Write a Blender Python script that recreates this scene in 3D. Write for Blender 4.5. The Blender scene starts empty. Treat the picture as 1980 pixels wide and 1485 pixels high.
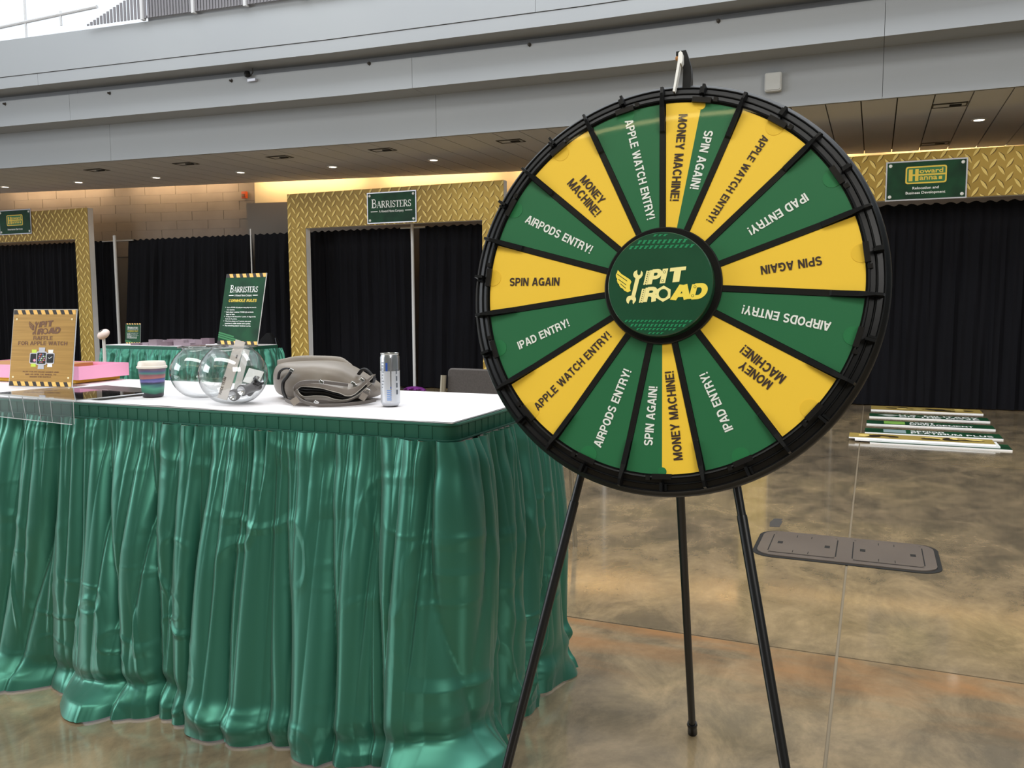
import bpy, math, random
import numpy as np
from mathutils import Matrix, Vector
random.seed(7)
S = bpy.context.scene
COL = S.collection
PI = math.pi
YAW, PITCH, ROLL, CAMH = math.radians(23.09), math.radians(5.38), math.radians(0.25), 1.2

# ------------------------------------------------------------------ camera
def cam_basis():
    F = Vector((-math.sin(YAW)*math.cos(PITCH), math.cos(YAW)*math.cos(PITCH), -math.sin(PITCH)))
    Rt = Vector((math.cos(YAW), math.sin(YAW), 0)); U = Rt.cross(F)
    R2 = Rt*math.cos(ROLL) - U*math.sin(ROLL)
    return R2, R2.cross(F), F
R0, R1, R2 = cam_basis()
cd = bpy.data.cameras.new('camera'); cd.sensor_fit = 'HORIZONTAL'; cd.sensor_width = 36
cd.lens = 1640/1980*36; cd.clip_start = .02; cd.clip_end = 200
cam = bpy.data.objects.new('camera', cd); COL.objects.link(cam)
cam.matrix_world = Matrix(((R0.x, R1.x, -R2.x, 0), (R0.y, R1.y, -R2.y, 0), (R0.z, R1.z, -R2.z, CAMH), (0, 0, 0, 1)))
S.camera = cam
# ------------------------------------------------------------------ view, world, lights
vs = S.view_settings; S.display_settings.display_device = 'sRGB'
vs.view_transform = 'Standard'; vs.look = 'None'; vs.exposure = 0.08; vs.gamma = 1.0; vs.use_curve_mapping = False
S.cycles.max_bounces = 8; S.cycles.transparent_max_bounces = 24; S.cycles.caustics_reflective = False
S.cycles.caustics_refractive = False; S.cycles.sample_clamp_indirect = 4
W = bpy.data.worlds.new('hall_daylight'); S.world = W; W.use_nodes = True
W.node_tree.nodes['Background'].inputs[0].default_value = (.86, .93, 1, 1)
W.node_tree.nodes['Background'].inputs[1].default_value = 1.15
def area(name, loc, target, sx, sy, power, col=(1, 1, 1), spread=PI):
    l = bpy.data.lights.new(name, 'AREA'); l.shape = 'RECTANGLE'; l.size = sx; l.size_y = sy; l.energy = power
    l.color = col; l.spread = spread
    o = bpy.data.objects.new(name, l); COL.objects.link(o); o.location = loc
    o.rotation_euler = (Vector(target)-Vector(loc)).to_track_quat('-Z', 'Y').to_euler(); return o
area('skylight_lamp', (-3, 5.6, 9.0), (-3, 6.6, 0), 16, 2.6, 820, (.95, .98, 1))
area('window_wall_lamp', (-13, -4, 4.5), (-2, 3, 1.0), 7, 4, 560, (.92, .96, 1))
area('right_fill', (8, -5, 6.5), (-1, 4, 1.0), 6, 4, 560, (1, .97, .93))  # added fill from behind right, brightens the wheel and white frame edges
area('front_fill', (-2, -2.5, 8.8), (-2, 3, .8), 12, 2.4, 640, (1, .99, .96))  # added frontal fill for the wheel, no skylight there

# ------------------------------------------------------------------ materials
def srgb(h):
    if isinstance(h, str):
        v = [int(h[i:i+2], 16)/255 for i in (0, 2, 4)]
    else: v = [x/255 for x in h]
    return tuple((x/12.92 if x <= .04045 else ((x+.055)/1.055)**2.4) for x in v)+(1,)
def mat(name, col, rough=.5, metal=0., spec=.5, coat=0, coat_r=.05, sheen=0, noise=None, bump=None, aniso=0, emit=None):
    m = bpy.data.materials.new(name); m.use_nodes = True; nt = m.node_tree; b = nt.nodes['Principled BSDF']
    c = srgb(col) if not (isinstance(col, tuple) and len(col) == 4) else col
    b.inputs['Base Color'].default_value = c; b.inputs['Roughness'].default_value = rough
    b.inputs['Metallic'].default_value = metal; b.inputs['Specular IOR Level'].default_value = spec
    b.inputs['Coat Weight'].default_value = coat; b.inputs['Coat Roughness'].default_value = coat_r
    b.inputs['Sheen Weight'].default_value = sheen; b.inputs['Anisotropic'].default_value = aniso
    if emit: b.inputs['Emission Color'].default_value = c; b.inputs['Emission Strength'].default_value = emit
    if noise or bump:
        g = nt.nodes.new('ShaderNodeNewGeometry')
    if noise:   # (scale, other colour, detail, stretch)
        mp = nt.nodes.new('ShaderNodeMapping'); mp.inputs['Scale'].default_value = noise[3] if len(noise) > 3 else (1, 1, 1)
        n = nt.nodes.new('ShaderNodeTexNoise'); n.inputs['Scale'].default_value = noise[0]
        n.inputs['Detail'].default_value = noise[2] if len(noise) > 2 else 4
        mx = nt.nodes.new('ShaderNodeMix'); mx.data_type = 'RGBA'
        cr = nt.nodes.new('ShaderNodeMapRange'); cr.inputs[1].default_value = .3; cr.inputs[2].default_value = .7
        nt.links.new(g.outputs['Position'], mp.inputs[0]); nt.links.new(mp.outputs[0], n.inputs['Vector'])
        nt.links.new(n.outputs[0], cr.inputs[0]); nt.links.new(cr.outputs[0], mx.inputs[0])
        mx.inputs[6].default_value = c; mx.inputs[7].default_value = srgb(noise[1])
        nt.links.new(mx.outputs[2], b.inputs['Base Color'])
    if bump:    # (scale, strength, distance)
        n2 = nt.nodes.new('ShaderNodeTexNoise'); n2.inputs['Scale'].default_value = bump[0]; n2.inputs['Detail'].default_value = 5
        bp = nt.nodes.new('ShaderNodeBump'); bp.inputs['Strength'].default_value = bump[1]; bp.inputs['Distance'].default_value = bump[2]
        nt.links.new(g.outputs['Position'], n2.inputs['Vector']); nt.links.new(n2.outputs[0], bp.inputs['Height'])
        nt.links.new(bp.outputs[0], b.inputs['Normal'])
    return m
def clear_mat(name, tint=(.96, .97, .97, 1), edge=(.6, .64, .64, 1), rough=.02, ior=1.45, mul=1.0, power=3.0):
    m = bpy.data.materials.new(name); m.use_nodes = True; nt = m.node_tree
    for n in list(nt.nodes):
        if n.type != 'OUTPUT_MATERIAL': nt.nodes.remove(n)
    out = [n for n in nt.nodes if n.type == 'OUTPUT_MATERIAL'][0]
    t = nt.nodes.new('ShaderNodeBsdfTransparent'); g = nt.nodes.new('ShaderNodeBsdfGlossy'); g.inputs['Roughness'].default_value = rough
    lw = nt.nodes.new('ShaderNodeLayerWeight'); lw.inputs[0].default_value = .5
    p5 = nt.nodes.new('ShaderNodeMath'); p5.operation = 'POWER'; p5.inputs[1].default_value = 5
    ma = nt.nodes.new('ShaderNodeMath'); ma.operation = 'MULTIPLY_ADD'; ma.use_clamp = True; f0 = ((ior-1)/(ior+1))**2*mul
    ma.inputs[1].default_value = 1-f0; ma.inputs[2].default_value = f0
    pw = nt.nodes.new('ShaderNodeMath'); pw.operation = 'POWER'; pw.inputs[1].default_value = power
    mx = nt.nodes.new('ShaderNodeMix'); mx.data_type = 'RGBA'; mx.inputs[6].default_value = tint; mx.inputs[7].default_value = edge
    ms = nt.nodes.new('ShaderNodeMixShader')
    L = nt.links.new
    L(lw.outputs['Facing'], p5.inputs[0]); L(p5.outputs[0], ma.inputs[0]); L(lw.outputs['Facing'], pw.inputs[0]); L(pw.outputs[0], mx.inputs[0]); L(mx.outputs[2], t.inputs[0])
    L(ma.outputs[0], ms.inputs[0]); L(t.outputs[0], ms.inputs[1]); L(g.outputs[0], ms.inputs[2]); L(ms.outputs[0], out.inputs[0])
    return m
def concrete():
    m = bpy.data.materials.new('polished_concrete'); m.use_nodes = True; nt = m.node_tree; b = nt.nodes['Principled BSDF']; L = nt.links.new
    g = nt.nodes.new('ShaderNodeNewGeometry')
    def noise(scale, detail, rough=.55, st=(1, 1, 1), dist=0.):
        mp = nt.nodes.new('ShaderNodeMapping'); mp.inputs['Scale'].default_value = st; L(g.outputs['Position'], mp.inputs[0])
        n = nt.nodes.new('ShaderNodeTexNoise'); n.inputs['Scale'].default_value = scale; n.inputs['Detail'].default_value = detail
        n.inputs['Roughness'].default_value = rough; n.inputs['Distortion'].default_value = dist; L(mp.outputs[0], n.inputs['Vector']); return n
    n1 = noise(.8, 5, .6, (1, 1, 1), .3); n2 = noise(4.6, 10, .70, (1, .65, 1), .5); n3 = noise(26, 6, .7, (1, .8, 1), .3)
    r1 = nt.nodes.new('ShaderNodeValToRGB'); r1.color_ramp.elements[0].position = .33; r1.color_ramp.elements[1].position = .68
    r1.color_ramp.elements[0].color = srgb('746755'); r1.color_ramp.elements[1].color = srgb('a08c6a')
    e = r1.color_ramp.elements.new(.5); e.color = srgb('887860')
    r2 = nt.nodes.new('ShaderNodeValToRGB'); r2.color_ramp.elements[0].position = .38; r2.color_ramp.elements[1].position = .64
    r2.color_ramp.elements[0].color = (.66, .68, .70, 1); r2.color_ramp.elements[1].color = (1.30, 1.26, 1.20, 1)
    r3 = nt.nodes.new('ShaderNodeMapRange'); r3.inputs[1].default_value = .3; r3.inputs[2].default_value = .7; r3.inputs[3].default_value = .91; r3.inputs[4].default_value = 1.09
    L(n1.outputs[0], r1.inputs[0]); L(n2.outputs[0], r2.inputs[0]); L(n3.outputs[0], r3.inputs[0])
    m1 = nt.nodes.new('ShaderNodeMix'); m1.data_type = 'RGBA'; m1.blend_type = 'MULTIPLY'; m1.inputs[0].default_value = 1
    L(r1.outputs[0], m1.inputs[6]); L(r2.outputs[0], m1.inputs[7])
    m2 = nt.nodes.new('ShaderNodeVectorMath'); m2.operation = 'SCALE'; L(m1.outputs[2], m2.inputs[0]); L(r3.outputs[0], m2.inputs['Scale'])
    L(m2.outputs[0], b.inputs['Base Color'])
    sx = nt.nodes.new('ShaderNodeSeparateXYZ'); L(g.outputs['Position'], sx.inputs[0])     # rusty stain along one joint
    st = nt.nodes.new('ShaderNodeMapRange'); st.inputs[1].default_value = 2.45; st.inputs[2].default_value = 2.95; L(sx.outputs[1], st.inputs[0])
    lt = nt.nodes.new('ShaderNodeMath'); lt.operation = 'LESS_THAN'; lt.inputs[1].default_value = 3.0; L(sx.outputs[1], lt.inputs[0])
    n4 = noise(2.2, 4, .6, (.6, 2, 1), .3); nm = nt.nodes.new('ShaderNodeMapRange'); nm.inputs[1].default_value = .42; nm.inputs[2].default_value = .7; L(n4.outputs[0], nm.inputs[0])
    q1 = nt.nodes.new('ShaderNodeMath'); q1.operation = 'MULTIPLY'; L(st.outputs[0], q1.inputs[0]); L(lt.outputs[0], q1.inputs[1])
    q2 = nt.nodes.new('ShaderNodeMath'); q2.operation = 'MULTIPLY'; L(q1.outputs[0], q2.inputs[0]); L(nm.outputs[0], q2.inputs[1])
    m3 = nt.nodes.new('ShaderNodeMix'); m3.data_type = 'RGBA'; L(q2.outputs[0], m3.inputs[0]); L(m2.outputs[0], m3.inputs[6]); m3.inputs[7].default_value = srgb('a4764c')
    L(m3.outputs[2], b.inputs['Base Color']); b.inputs['Coat Weight'].default_value = .6; b.inputs['Coat Roughness'].default_value = .07
    rr = nt.nodes.new('ShaderNodeMapRange'); rr.inputs[1].default_value = .35; rr.inputs[2].default_value = .65; rr.inputs[3].default_value = .09; rr.inputs[4].default_value = .21
    L(n2.outputs[0], rr.inputs[0]); L(rr.outputs[0], b.inputs['Roughness']); b.inputs['Specular IOR Level'].default_value = .55
    return m
M = dict(
 concrete=concrete(), joint=mat('joint_filler', '7d705b', .8), fascia=mat('painted_panel', '9fa3a7', .6, noise=(.5, '9a9ea3', 3)),
 recess=mat('recess_paint', '95979a', .7), soffit=mat('soffit_panel', 'd4d6df', .65, noise=(1.0, 'cdcfd8', 3)),
 tile=mat('stone_tile', '958a80', .8, noise=(2, '877c73', 4)), wall=mat('plaster', 'c9bc9c', .8), lowwall=mat('grey_panel', '847b72', .7),
 black=mat('black_plastic', '08090b', .4, spec=.32, bump=(900, .12, .0004)), blackgloss=mat('black_gloss', '151312', .35, spec=.35),
 steelblk=mat('black_tube', '0a0b0e', .38), drape=mat('black_drape', '101014', .8, spec=.12, noise=(1.2, '131318', 3)),
 gold=mat('gold_print', 'cba950', .5, spec=.3, noise=(.45, '94752f', 2)), goldhi=mat('gold_print_light', 'ecd07a', .5, spec=.3), goldlo=mat('gold_print_dark', '6d5220', .5, spec=.3),
 foam=mat('white_foamboard', 'fbfbfd', .6), alu=mat('aluminium', 'c9c9c6', .3, .9), polewhite=mat('white_pole', 'dddddd', .4),
 green=mat('sign_green', '14492b', .55, spec=.25, noise=(5, '0b2f1c', 2)), white=mat('print_white', 'f2f3f0', .5), yellowp=mat('print_yellow', 'f0cf4a', .5),
 greenmid=mat('print_green', '2e7a45', .5), lime=mat('print_lime', '7fae4e', .5), greyp=mat('print_grey', '8fa3a6', .5),
 cardy=mat('card_yellow', 'ffd03c', .5), cardg=mat('card_green', '1c693f', .5), ink=mat('print_brown', '35211a', .6), silver=mat('silver_edge', 'c4c4cc', .4, .5),
 hub=mat('hub_green', '0d4228', .35, coat=.4, noise=(14, '12492e', 5)), tread=mat('tread_green', '1f8a58', .4), cream=mat('logo_cream', 'f3e89a', .5), lemon=mat('logo_yellow', 'f2d94e', .5),
 cover=clear_mat('clear_cover', (.97, .985, .97, 1), (.9, .93, .9, 1), .03, 1.45, 1.0), bowl=clear_mat('clear_bowl', (.94, .95, .95, 1), (.25, .27, .28, 1), .015, 1.5, 3.2, 3.0),
 acrylic=clear_mat('acrylic', (.9, .91, .91, 1), (.75, .77, .77, 1), .02, 1.5, 1.0), acrylic_edge=mat('acrylic_edge', 'c8ccd0', .2, spec=.8),
 satin=mat('green_satin', '397c69', .38, .6, .6, sheen=.12), cloth=mat('white_cloth', 'f4f0f2', .45, bump=(25, .15, .003)), band=mat('skirt_band', '2a6350', .42, .3),
 gclip=mat('clip_tab', '2c6653', .4, .3), gbrass=mat('brushed_gold', 'bd9552', .36, .35, noise=(5, 'a78145', 4, (1, 1, 30))), rivet=mat('rivet', 'fdeec0', .25, .4),
 zy=mat('stripe_yellow', 'f3c168', .5), zb=mat('stripe_black', '2a2422', .5), brown=mat('engraved', '72503a', .6),
 pink=mat('pink_card', 'f2a6c6', .6), kraft=mat('kraft', 'a8743e', .7), yellowbox=mat('yellow_card', 'e0b52a', .6),
 laptop=mat('space_grey', '55534f', .28, .5), logo=mat('mirror_logo', 'b9b9b7', .2, .6),
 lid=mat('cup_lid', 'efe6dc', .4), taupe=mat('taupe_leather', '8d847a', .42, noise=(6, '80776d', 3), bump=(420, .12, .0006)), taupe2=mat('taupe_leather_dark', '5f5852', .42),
 lining=mat('black_lining', '121214', .5), edge_line=mat('pale_piping', 'b5b0a8', .4), chrome=mat('chrome', 'd8d8d8', .12, 1),
 can=mat('can_silver', 'c9ccd2', .25, .9), canlow=mat('can_white', 'dfe2e8', .3, .5), canblue=mat('can_blue', '2a4fa0', .35), canlight=mat('can_light_blue', '7d9fd8', .4), candark=mat('can_dark', '5c626b', .4),
 paper=mat('paper', 'dcd6d2', .7), torch=mat('torch_black', '17181a', .3), lens=mat('lens', 'd8dadd', .1, .8), mauve=mat('mauve_card', '93828c', .7), mauve2=mat('mauve_card_dark', '7a6670', .7),
 ball=mat('ball_white', 'e8d3cb', .5), fabric=mat('grey_upholstery', '575250', .9, noise=(160, '4d4846', 2)), chairframe=mat('beige_metal', '9a917f', .4, .3),
 purple=mat('purple_cloth', '7a2a86', .7), metalplate=mat('hatch_steel', '746a62', .42, .3, noise=(3, '6a6059', 4)), dark=mat('dark_gap', '15130f', .8),
 tape=mat('dark_tape', '3f3b37', .7), mesh=mat('mesh_panel', '77757a', .6), rail=mat('rail_post', 'c6c6c8', .5), orange=mat('orange_strobe', 'c0501c', .5),
 lamp=mat('lamp_warm', 'fff0dd', .5, emit=6.0), strip=mat('reflection_glow', 'ffe9a8', .5, emit=7.0), speaker=mat('speaker_white', 'b9bab8', .5), roof=mat('roof_deck', '75786e', .8), truss=mat('truss_white', 'c9c7ae', .5),
 camo1=mat('camo_gold', 'a48c48', .5), camo2=mat('camo_dark', '2e2412', .5), frost=mat('hall_wall', '5f6664', .8), cupdark=mat('cup_base', '35333a', .5), blackcase=mat('black_bag_fabric', '08080a', .8, spec=.2))

# ------------------------------------------------------------------ mesh builder
class MB:
    def __init__(s): s.v = []; s.f = []; s.m = []; s.smooth = []; s.mats = []
    def mi(s, m):
        if m is None: return 0
        if m not in s.mats: s.mats.append(m)
        return s.mats.index(m)
    def add(s, vs, fs, m=None, T=None, smooth=False):
        o = len(s.v); k = s.mi(m)
        if T is not None: vs = [tuple(T @ Vector(v)) for v in vs]
        s.v.extend([tuple(v) for v in vs])
        for f in fs: s.f.append([i+o for i in f]); s.m.append(k); s.smooth.append(smooth)
        return s
    def box(s, x0, x1, y0, y1, z0, z1, m=None, T=None):
        v = [(x, y, z) for z in (z0, z1) for y in (y0, y1) for x in (x0, x1)]
        return s.add(v, [(0, 2, 3, 1), (4, 5, 7, 6), (0, 1, 5, 4), (2, 6, 7, 3), (0, 4, 6, 2), (1, 3, 7, 5)], m, T)
    def prism(s, pts, z0, z1, m=None, T=None, smooth=False):    # polygon in xy extruded along z
        n = len(pts); v = [(p[0], p[1], z0) for p in pts]+[(p[0], p[1], z1) for p in pts]
        a = sum(pts[i][0]*pts[(i+1) % n][1]-pts[(i+1) % n][0]*pts[i][1] for i in range(n))
        if a < 0: v = [(p[0], p[1], z0) for p in pts[::-1]]+[(p[0], p[1], z1) for p in pts[::-1]]
        s.add(v, [tuple(range(n-1, -1, -1)), tuple(range(n, 2*n))], m, T)
        o = len(s.v)-2*n; k = s.mi(m)
        for i in range(n):
            s.f.append([o+i, o+(i+1) % n, o+n+(i+1) % n, o+n+i]); s.m.append(k); s.smooth.append(smooth)
        return s
    def poly(s, pts, m=None, T=None): return s.add([(p[0], p[1], p[2] if len(p) > 2 else 0) for p in pts], [tuple(range(len(pts)))], m, T)
    def lathe(s, prof, n=32, m=None, T=None, closed=False, smooth=True):
        v = []; f = []; k = len(prof)
        for i in range(n):
            a = 2*PI*i/n
            for r, z in prof: v.append((r*math.cos(a), r*math.sin(a), z))
        for i in range(n):
            j = (i+1) % n
            for q in range(k-1 if not closed else k):
                q2 = (q+1) % k; f.append((i*k+q, j*k+q, j*k+q2, i*k+q2))
        return s.add(v, f, m, T, smooth)
    def tube(s, pts, r, n=10, m=None, T=None, smooth=True, flat=None):
        pts = [Vector(p) for p in pts]; v = []; f = []; K = len(pts); up = None
        for i, p in enumerate(pts):
            d = (pts[min(i+1, K-1)]-pts[max(i-1, 0)]).normalized()
            if up is None:
                up = Vector((0, 0, 1)) if abs(d.z) < .9 else Vector((1, 0, 0))
            a = d.cross(up).normalized(); b = a.cross(d).normalized(); up = b
            rr = r[i] if isinstance(r, (list, tuple)) else r
            for q in range(n):
                t = 2*PI*q/n; c, sn = math.cos(t), math.sin(t)
                if flat: c, sn = c*flat[0], sn*flat[1]
                v.append(p+a*rr*c+b*rr*sn)
        for i in range(K-1):
            for q in range(n):
                f.append((i*n+q, i*n+(q+1) % n, (i+1)*n+(q+1) % n, (i+1)*n+q))
        s.add(v, f, m, T, smooth)
        s.add(v[:n], [tuple(range(n))[::-1]], m, T); s.add(v[-n:], [tuple(range(n))], m, T)
        return s
    def ribbon(s, pts, w, t, wdir, m=None, T=None):    # strap: width along wdir(i), thickness t
        pts = [Vector(p) for p in pts]; K = len(pts); v = []
        for i, p in enumerate(pts):
            d = (pts[min(i+1, K-1)]-pts[max(i-1, 0)]).normalized(); wd = Vector(wdir[i] if isinstance(wdir, list) else wdir)
            wd = (wd-d*wd.dot(d)).normalized(); nn = d.cross(wd)
            for a, b in ((-1, -1), (1, -1), (1, 1), (-1, 1)): v.append(p+wd*w/2*a+nn*t/2*b)
        f = [(0, 3, 2, 1), tuple(4*(K-1)+q for q in (0, 1, 2, 3))]
        for i in range(K-1):
            for q in range(4): f.append((4*i+q, 4*i+(q+1) % 4, 4*i+4+(q+1) % 4, 4*i+4+q))
        return s.add(v, f, m, T, True)
    def mesh(s, name, m=None):
        me = bpy.data.meshes.new(name); me.from_pydata(s.v, [], s.f)
        me.polygons.foreach_set('use_smooth', s.smooth)
        if s.mats:
            for q in s.mats: me.materials.append(M[q] if isinstance(q, str) else q)
            me.polygons.foreach_set('material_index', s.m)
        elif m: me.materials.append(M[m] if isinstance(m, str) else m)
        me.update(); return me
def sharp(me, ang=40):
    try: me.set_sharp_from_angle(angle=math.radians(ang))
    except Exception: pass
    return me
def link(name, me, parent=None, mtx=None, **props):
    o = bpy.data.objects.new(name, me); COL.objects.link(o)
    if parent is not None: o.parent = parent
    if mtx is not None: o.matrix_basis = mtx
    for k, v in props.items(): o[k] = v
    return o
def obj(name, mb, m=None, parent=None, mtx=None, bevel=0, **props):
    me = mb.mesh(name, m); sharp(me); o = link(name, me, parent, mtx, **props)
    if bevel:
        b = o.modifiers.new('edge', 'BEVEL'); b.width = bevel; b.segments = 2; b.limit_method = 'ANGLE'; b.angle_limit = math.radians(50)
    return o
def thing(name, label, cat, loc=(0, 0, 0), rz=0, group=None, mtx=None):
    o = bpy.data.objects.new(name, None); COL.objects.link(o); o.empty_display_size = .1
    if mtx is not None: o.matrix_basis = mtx
    else: o.location = loc; o.rotation_euler = (0, 0, rz)
    o['label'] = label; o['category'] = cat
    if group: o['group'] = group
    return o
def TR(x=0, y=0, z=0, rx=0, ry=0, rz=0, sc=None):
    T = Matrix.Translation((x, y, z)) @ Matrix.Rotation(rz, 4, 'Z') @ Matrix.Rotation(ry, 4, 'Y') @ Matrix.Rotation(rx, 4, 'X')
    if sc: T = T @ Matrix.Diagonal((sc[0], sc[1], sc[2], 1))
    return T
def arc(cx, cy, rx, ry, a0, a1, n=10):
    return [(cx+rx*math.cos(math.radians(a0+(a1-a0)*i/n)), cy+ry*math.sin(math.radians(a0+(a1-a0)*i/n))) for i in range(n+1)]
def rrect(x0, x1, y0, y1, r, n=4):
    return arc(x1-r, y0+r, r, r, -90, 0, n)+arc(x1-r, y1-r, r, r, 0, 90, n)+arc(x0+r, y1-r, r, r, 90, 180, n)+arc(x0+r, y0+r, r, r, 180, 270, n)

# ------------------------------------------------------------------ lettering
def stroke2d(pts, w, closed=False):
    P = [Vector((p[0], p[1])) for p in pts]; n = len(P); L = []; Rr = []
    for i in range(n):
        if closed: a, b, c = P[(i-1) % n], P[i], P[(i+1) % n]
        else: a, b, c = P[max(i-1, 0)], P[i], P[min(i+1, n-1)]
        d1 = (b-a).normalized() if (b-a).length > 1e-9 else None; d2 = (c-b).normalized() if (c-b).length > 1e-9 else None
        if d1 is None: d1 = d2
        if d2 is None: d2 = d1
        n1 = Vector((-d1.y, d1.x)); n2 = Vector((-d2.y, d2.x)); mt = n1+n2
        if mt.length < 1e-6: mt = n1
        mt.normalize(); k = min(1/max(mt.dot(n1), .35), 2.2)
        L.append(b+mt*w/2*k); Rr.append(b-mt*w/2*k)
    q = []
    for i in range(n if closed else n-1):
        j = (i+1) % n; q.append([Rr[i], Rr[j], L[j], L[i]])
    return q
h = .095
GL = {  # cap-height 1, (advance width, [ (points, width, closed) ])
 'A': (.80, [([(.08, 0), (.33, .86), (.33, 1)], 0, 0)]),
}
def G(ch):
    s = .19; e = s/2
    o = lambda w: arc(w/2, .5, w/2-e, .5-e, 90, 450, 22)[:-1]
    g = {
     'A': (.78, [([(.085, 0), (.36, 1)], s), ([(.695, 0), (.42, 1)], s), ([(.2, .29), (.58, .29)], s*.85)]),
     'C': (.76, [(arc(.40, .5, .40-e, .5-e, 38, 322, 18), s)]),
     'D': (.74, [([(e, 0), (e, 1)], s), ([(e, 1-e), (.36, 1-e)]+arc(.36, .5, .38-e, .5-e, 80, -80, 12)+[(.36, e), (e, e)], s)]),
     'E': (.66, [([(e, 0), (e, 1)], s), ([(e, 1-e), (.64, 1-e)], s*.9), ([(e, .52), (.59, .52)], s*.85), ([(e, e), (.65, e)], s*.9)]),
     'F': (.60, [([(e, 0), (e, 1)], s), ([(e, 1-e), (.6, 1-e)], s*.9), ([(e, .5), (.54, .5)], s*.85)]),
     'G': (.79, [(arc(.40, .5, .40-e, .5-e, 42, 325, 18), s), ([(.44, .45), (.775, .45)], s*.85), ([(.695, .5), (.695, .03)], s*.9)]),
     'H': (.73, [([(e, 0), (e, 1)], s), ([(.73-e, 0), (.73-e, 1)], s), ([(e, .51), (.64, .51)], s*.9)]),
     'I': (.20, [([(.1, 0), (.1, 1)], s)]), 'K': (.76, [([(e, 0), (e, 1)], s), ([(.12, .36), (.68, 1)], s), ([(.3, .55), (.69, 0)], s)]),
     'L': (.60, [([(e, 0), (e, 1)], s), ([(e, e), (.6, e)], s*.95)]),
     'M': (.88, [([(e, 0), (e, 1)], s*.93), ([(.88-e, 0), (.88-e, 1)], s*.93), ([(.12, 1), (.44, .03)], s*.9), ([(.76, 1), (.44, .03)], s*.9)]),
     'N': (.73, [([(e, 0), (e, 1)], s*.95), ([(.73-e, 0), (.73-e, 1)], s*.95), ([(.11, .97), (.62, .03)], s)]),
     'O': (.80, [(o(.80), s, 1)]),
     'P': (.68, [([(e, 0), (e, 1)], s), ([(e, 1-e*.9), (.38, 1-e*.9)]+arc(.38, .685, .2, .225, 75, -75, 9)+[(.38, .455), (e, .455)], s*.9)]),
     'R': (.74, [([(e, 0), (e, 1)], s), ([(e, 1-e*.9), (.4, 1-e*.9)]+arc(.4, .7, .21, .21, 75, -75, 9)+[(.4, .49), (e, .49)], s*.9), ([(.44, .48), (.6, .38), (.625, .16), (.66, 0)], s)]),
     'S': (.70, [(arc(.345, .715, .25, .205, 22, 250, 12)+arc(.35, .285, .255, .205, 78, -158, 12), s*.95)]),
     'T': (.66, [([(.33, 0), (.33, 1)], s), ([(0, 1-e*.9), (.66, 1-e*.9)], s*.9)]),
     'U': (.72, [([(e, 1), (e, .36)]+arc(.36, .36, .36-e, .36-e, 190, 350, 10)+[(.72-e, .36), (.72-e, 1)], s)]),
     'V': (.74, [([(.09, 1), (.36, .02)], s), ([(.65, 1), (.38, .02)], s)]),
     'W': (1.06, [([(.08, 1), (.27, .02)], s*.92), ([(.52, .98), (.3, .02)], s*.88), ([(.54, .98), (.76, .02)], s*.88), ([(.98, 1), (.79, .02)], s*.92)]),
     'Y': (.74, [([(.08, 1), (.36, .42)], s), ([(.66, 1), (.38, .42)], s), ([(.37, 0), (.37, .46)], s)]),
     '!': (.22, [([(.11, .3), (.11, 1)], s*.9), ([(.11, 0), (.11, .17)], s)]), '.': (.2, [([(.1, 0), (.1, .17)], s)]),
     ' ': (.32, []) }
    return g.get(ch, (.4, []))
def SERIF(ch):
    k = .15; t = .055
    sf = lambda x, y: ([(x-.13, y), (x+.13, y)], t)
    g = {'B': (.72, [([(.16, 0), (.16, 1)], k), sf(.12, .03), sf(.12, .97), ([(.16, .97), (.36, .97)]+arc(.38, .75, .17, .21, 80, -80, 8)+[(.3, .53)], .09), ([(.2, .52), (.38, .52)]+arc(.4, .28, .22, .235, 80, -80, 8)+[(.2, .03)], .1)]),
     'A': (.80, [([(.1, 0), (.39, 1)], t), ([(.68, 0), (.4, 1)], k), ([(.2, .33), (.58, .33)], t), sf(.1, .03), sf(.67, .03)]),
     'R': (.76, [([(.16, 0), (.16, 1)], k), sf(.14, .03), sf(.12, .97), ([(.16, .97), (.36, .97)]+arc(.38, .74, .18, .22, 80, -80, 8)+[(.2, .5)], .09), ([(.36, .5), (.66, .02)], k), ([(.6, .03), (.8, .03)], t)]),
     'I': (.38, [([(.19, 0), (.19, 1)], k), sf(.19, .03), sf(.19, .97)]),
     'S': (.60, [(arc(.3, .73, .19, .22, 15, 245, 10)+arc(.3, .26, .2, .22, 75, -165, 10), .1), ([(.5, .74), (.5, .98)], t), ([(.08, .02), (.08, .3)], t)]),
     'T': (.68, [([(.34, 0), (.34, 1)], k), sf(.34, .03), ([(.02, .97), (.66, .97)], t*1.2), ([(.03, .98), (.03, .76)], t), ([(.65, .98), (.65, .76)], t)]),
     'E': (.66, [([(.16, 0), (.16, 1)], k), sf(.12, .03), sf(.12, .97), ([(.1, .97), (.58, .97)], t), ([(.1, .03), (.6, .03)], t), ([(.16, .51), (.44, .51)], t), ([(.58, .98), (.58, .78)], t), ([(.61, .24), (.61, .02)], t)]),
     ' ': (.3, [])}
    return g.get(ch, (.4, []))
def text_quads(txt, font=None, gap=.08):
    x = 0; Q = []
    for i, ch in enumerate(txt):
        w, st = (font or G)(ch)
        sc = 1.0
        if font is SERIF and i == 0: sc = 1.3
        for kk, s in enumerate(st):
            for q in stroke2d(s[0], s[1], len(s) > 2 and s[2]): Q.append(([(p[0]*sc+x, p[1]*sc) for p in q], kk))
        x += w*sc+gap
    return Q, x-gap
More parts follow.
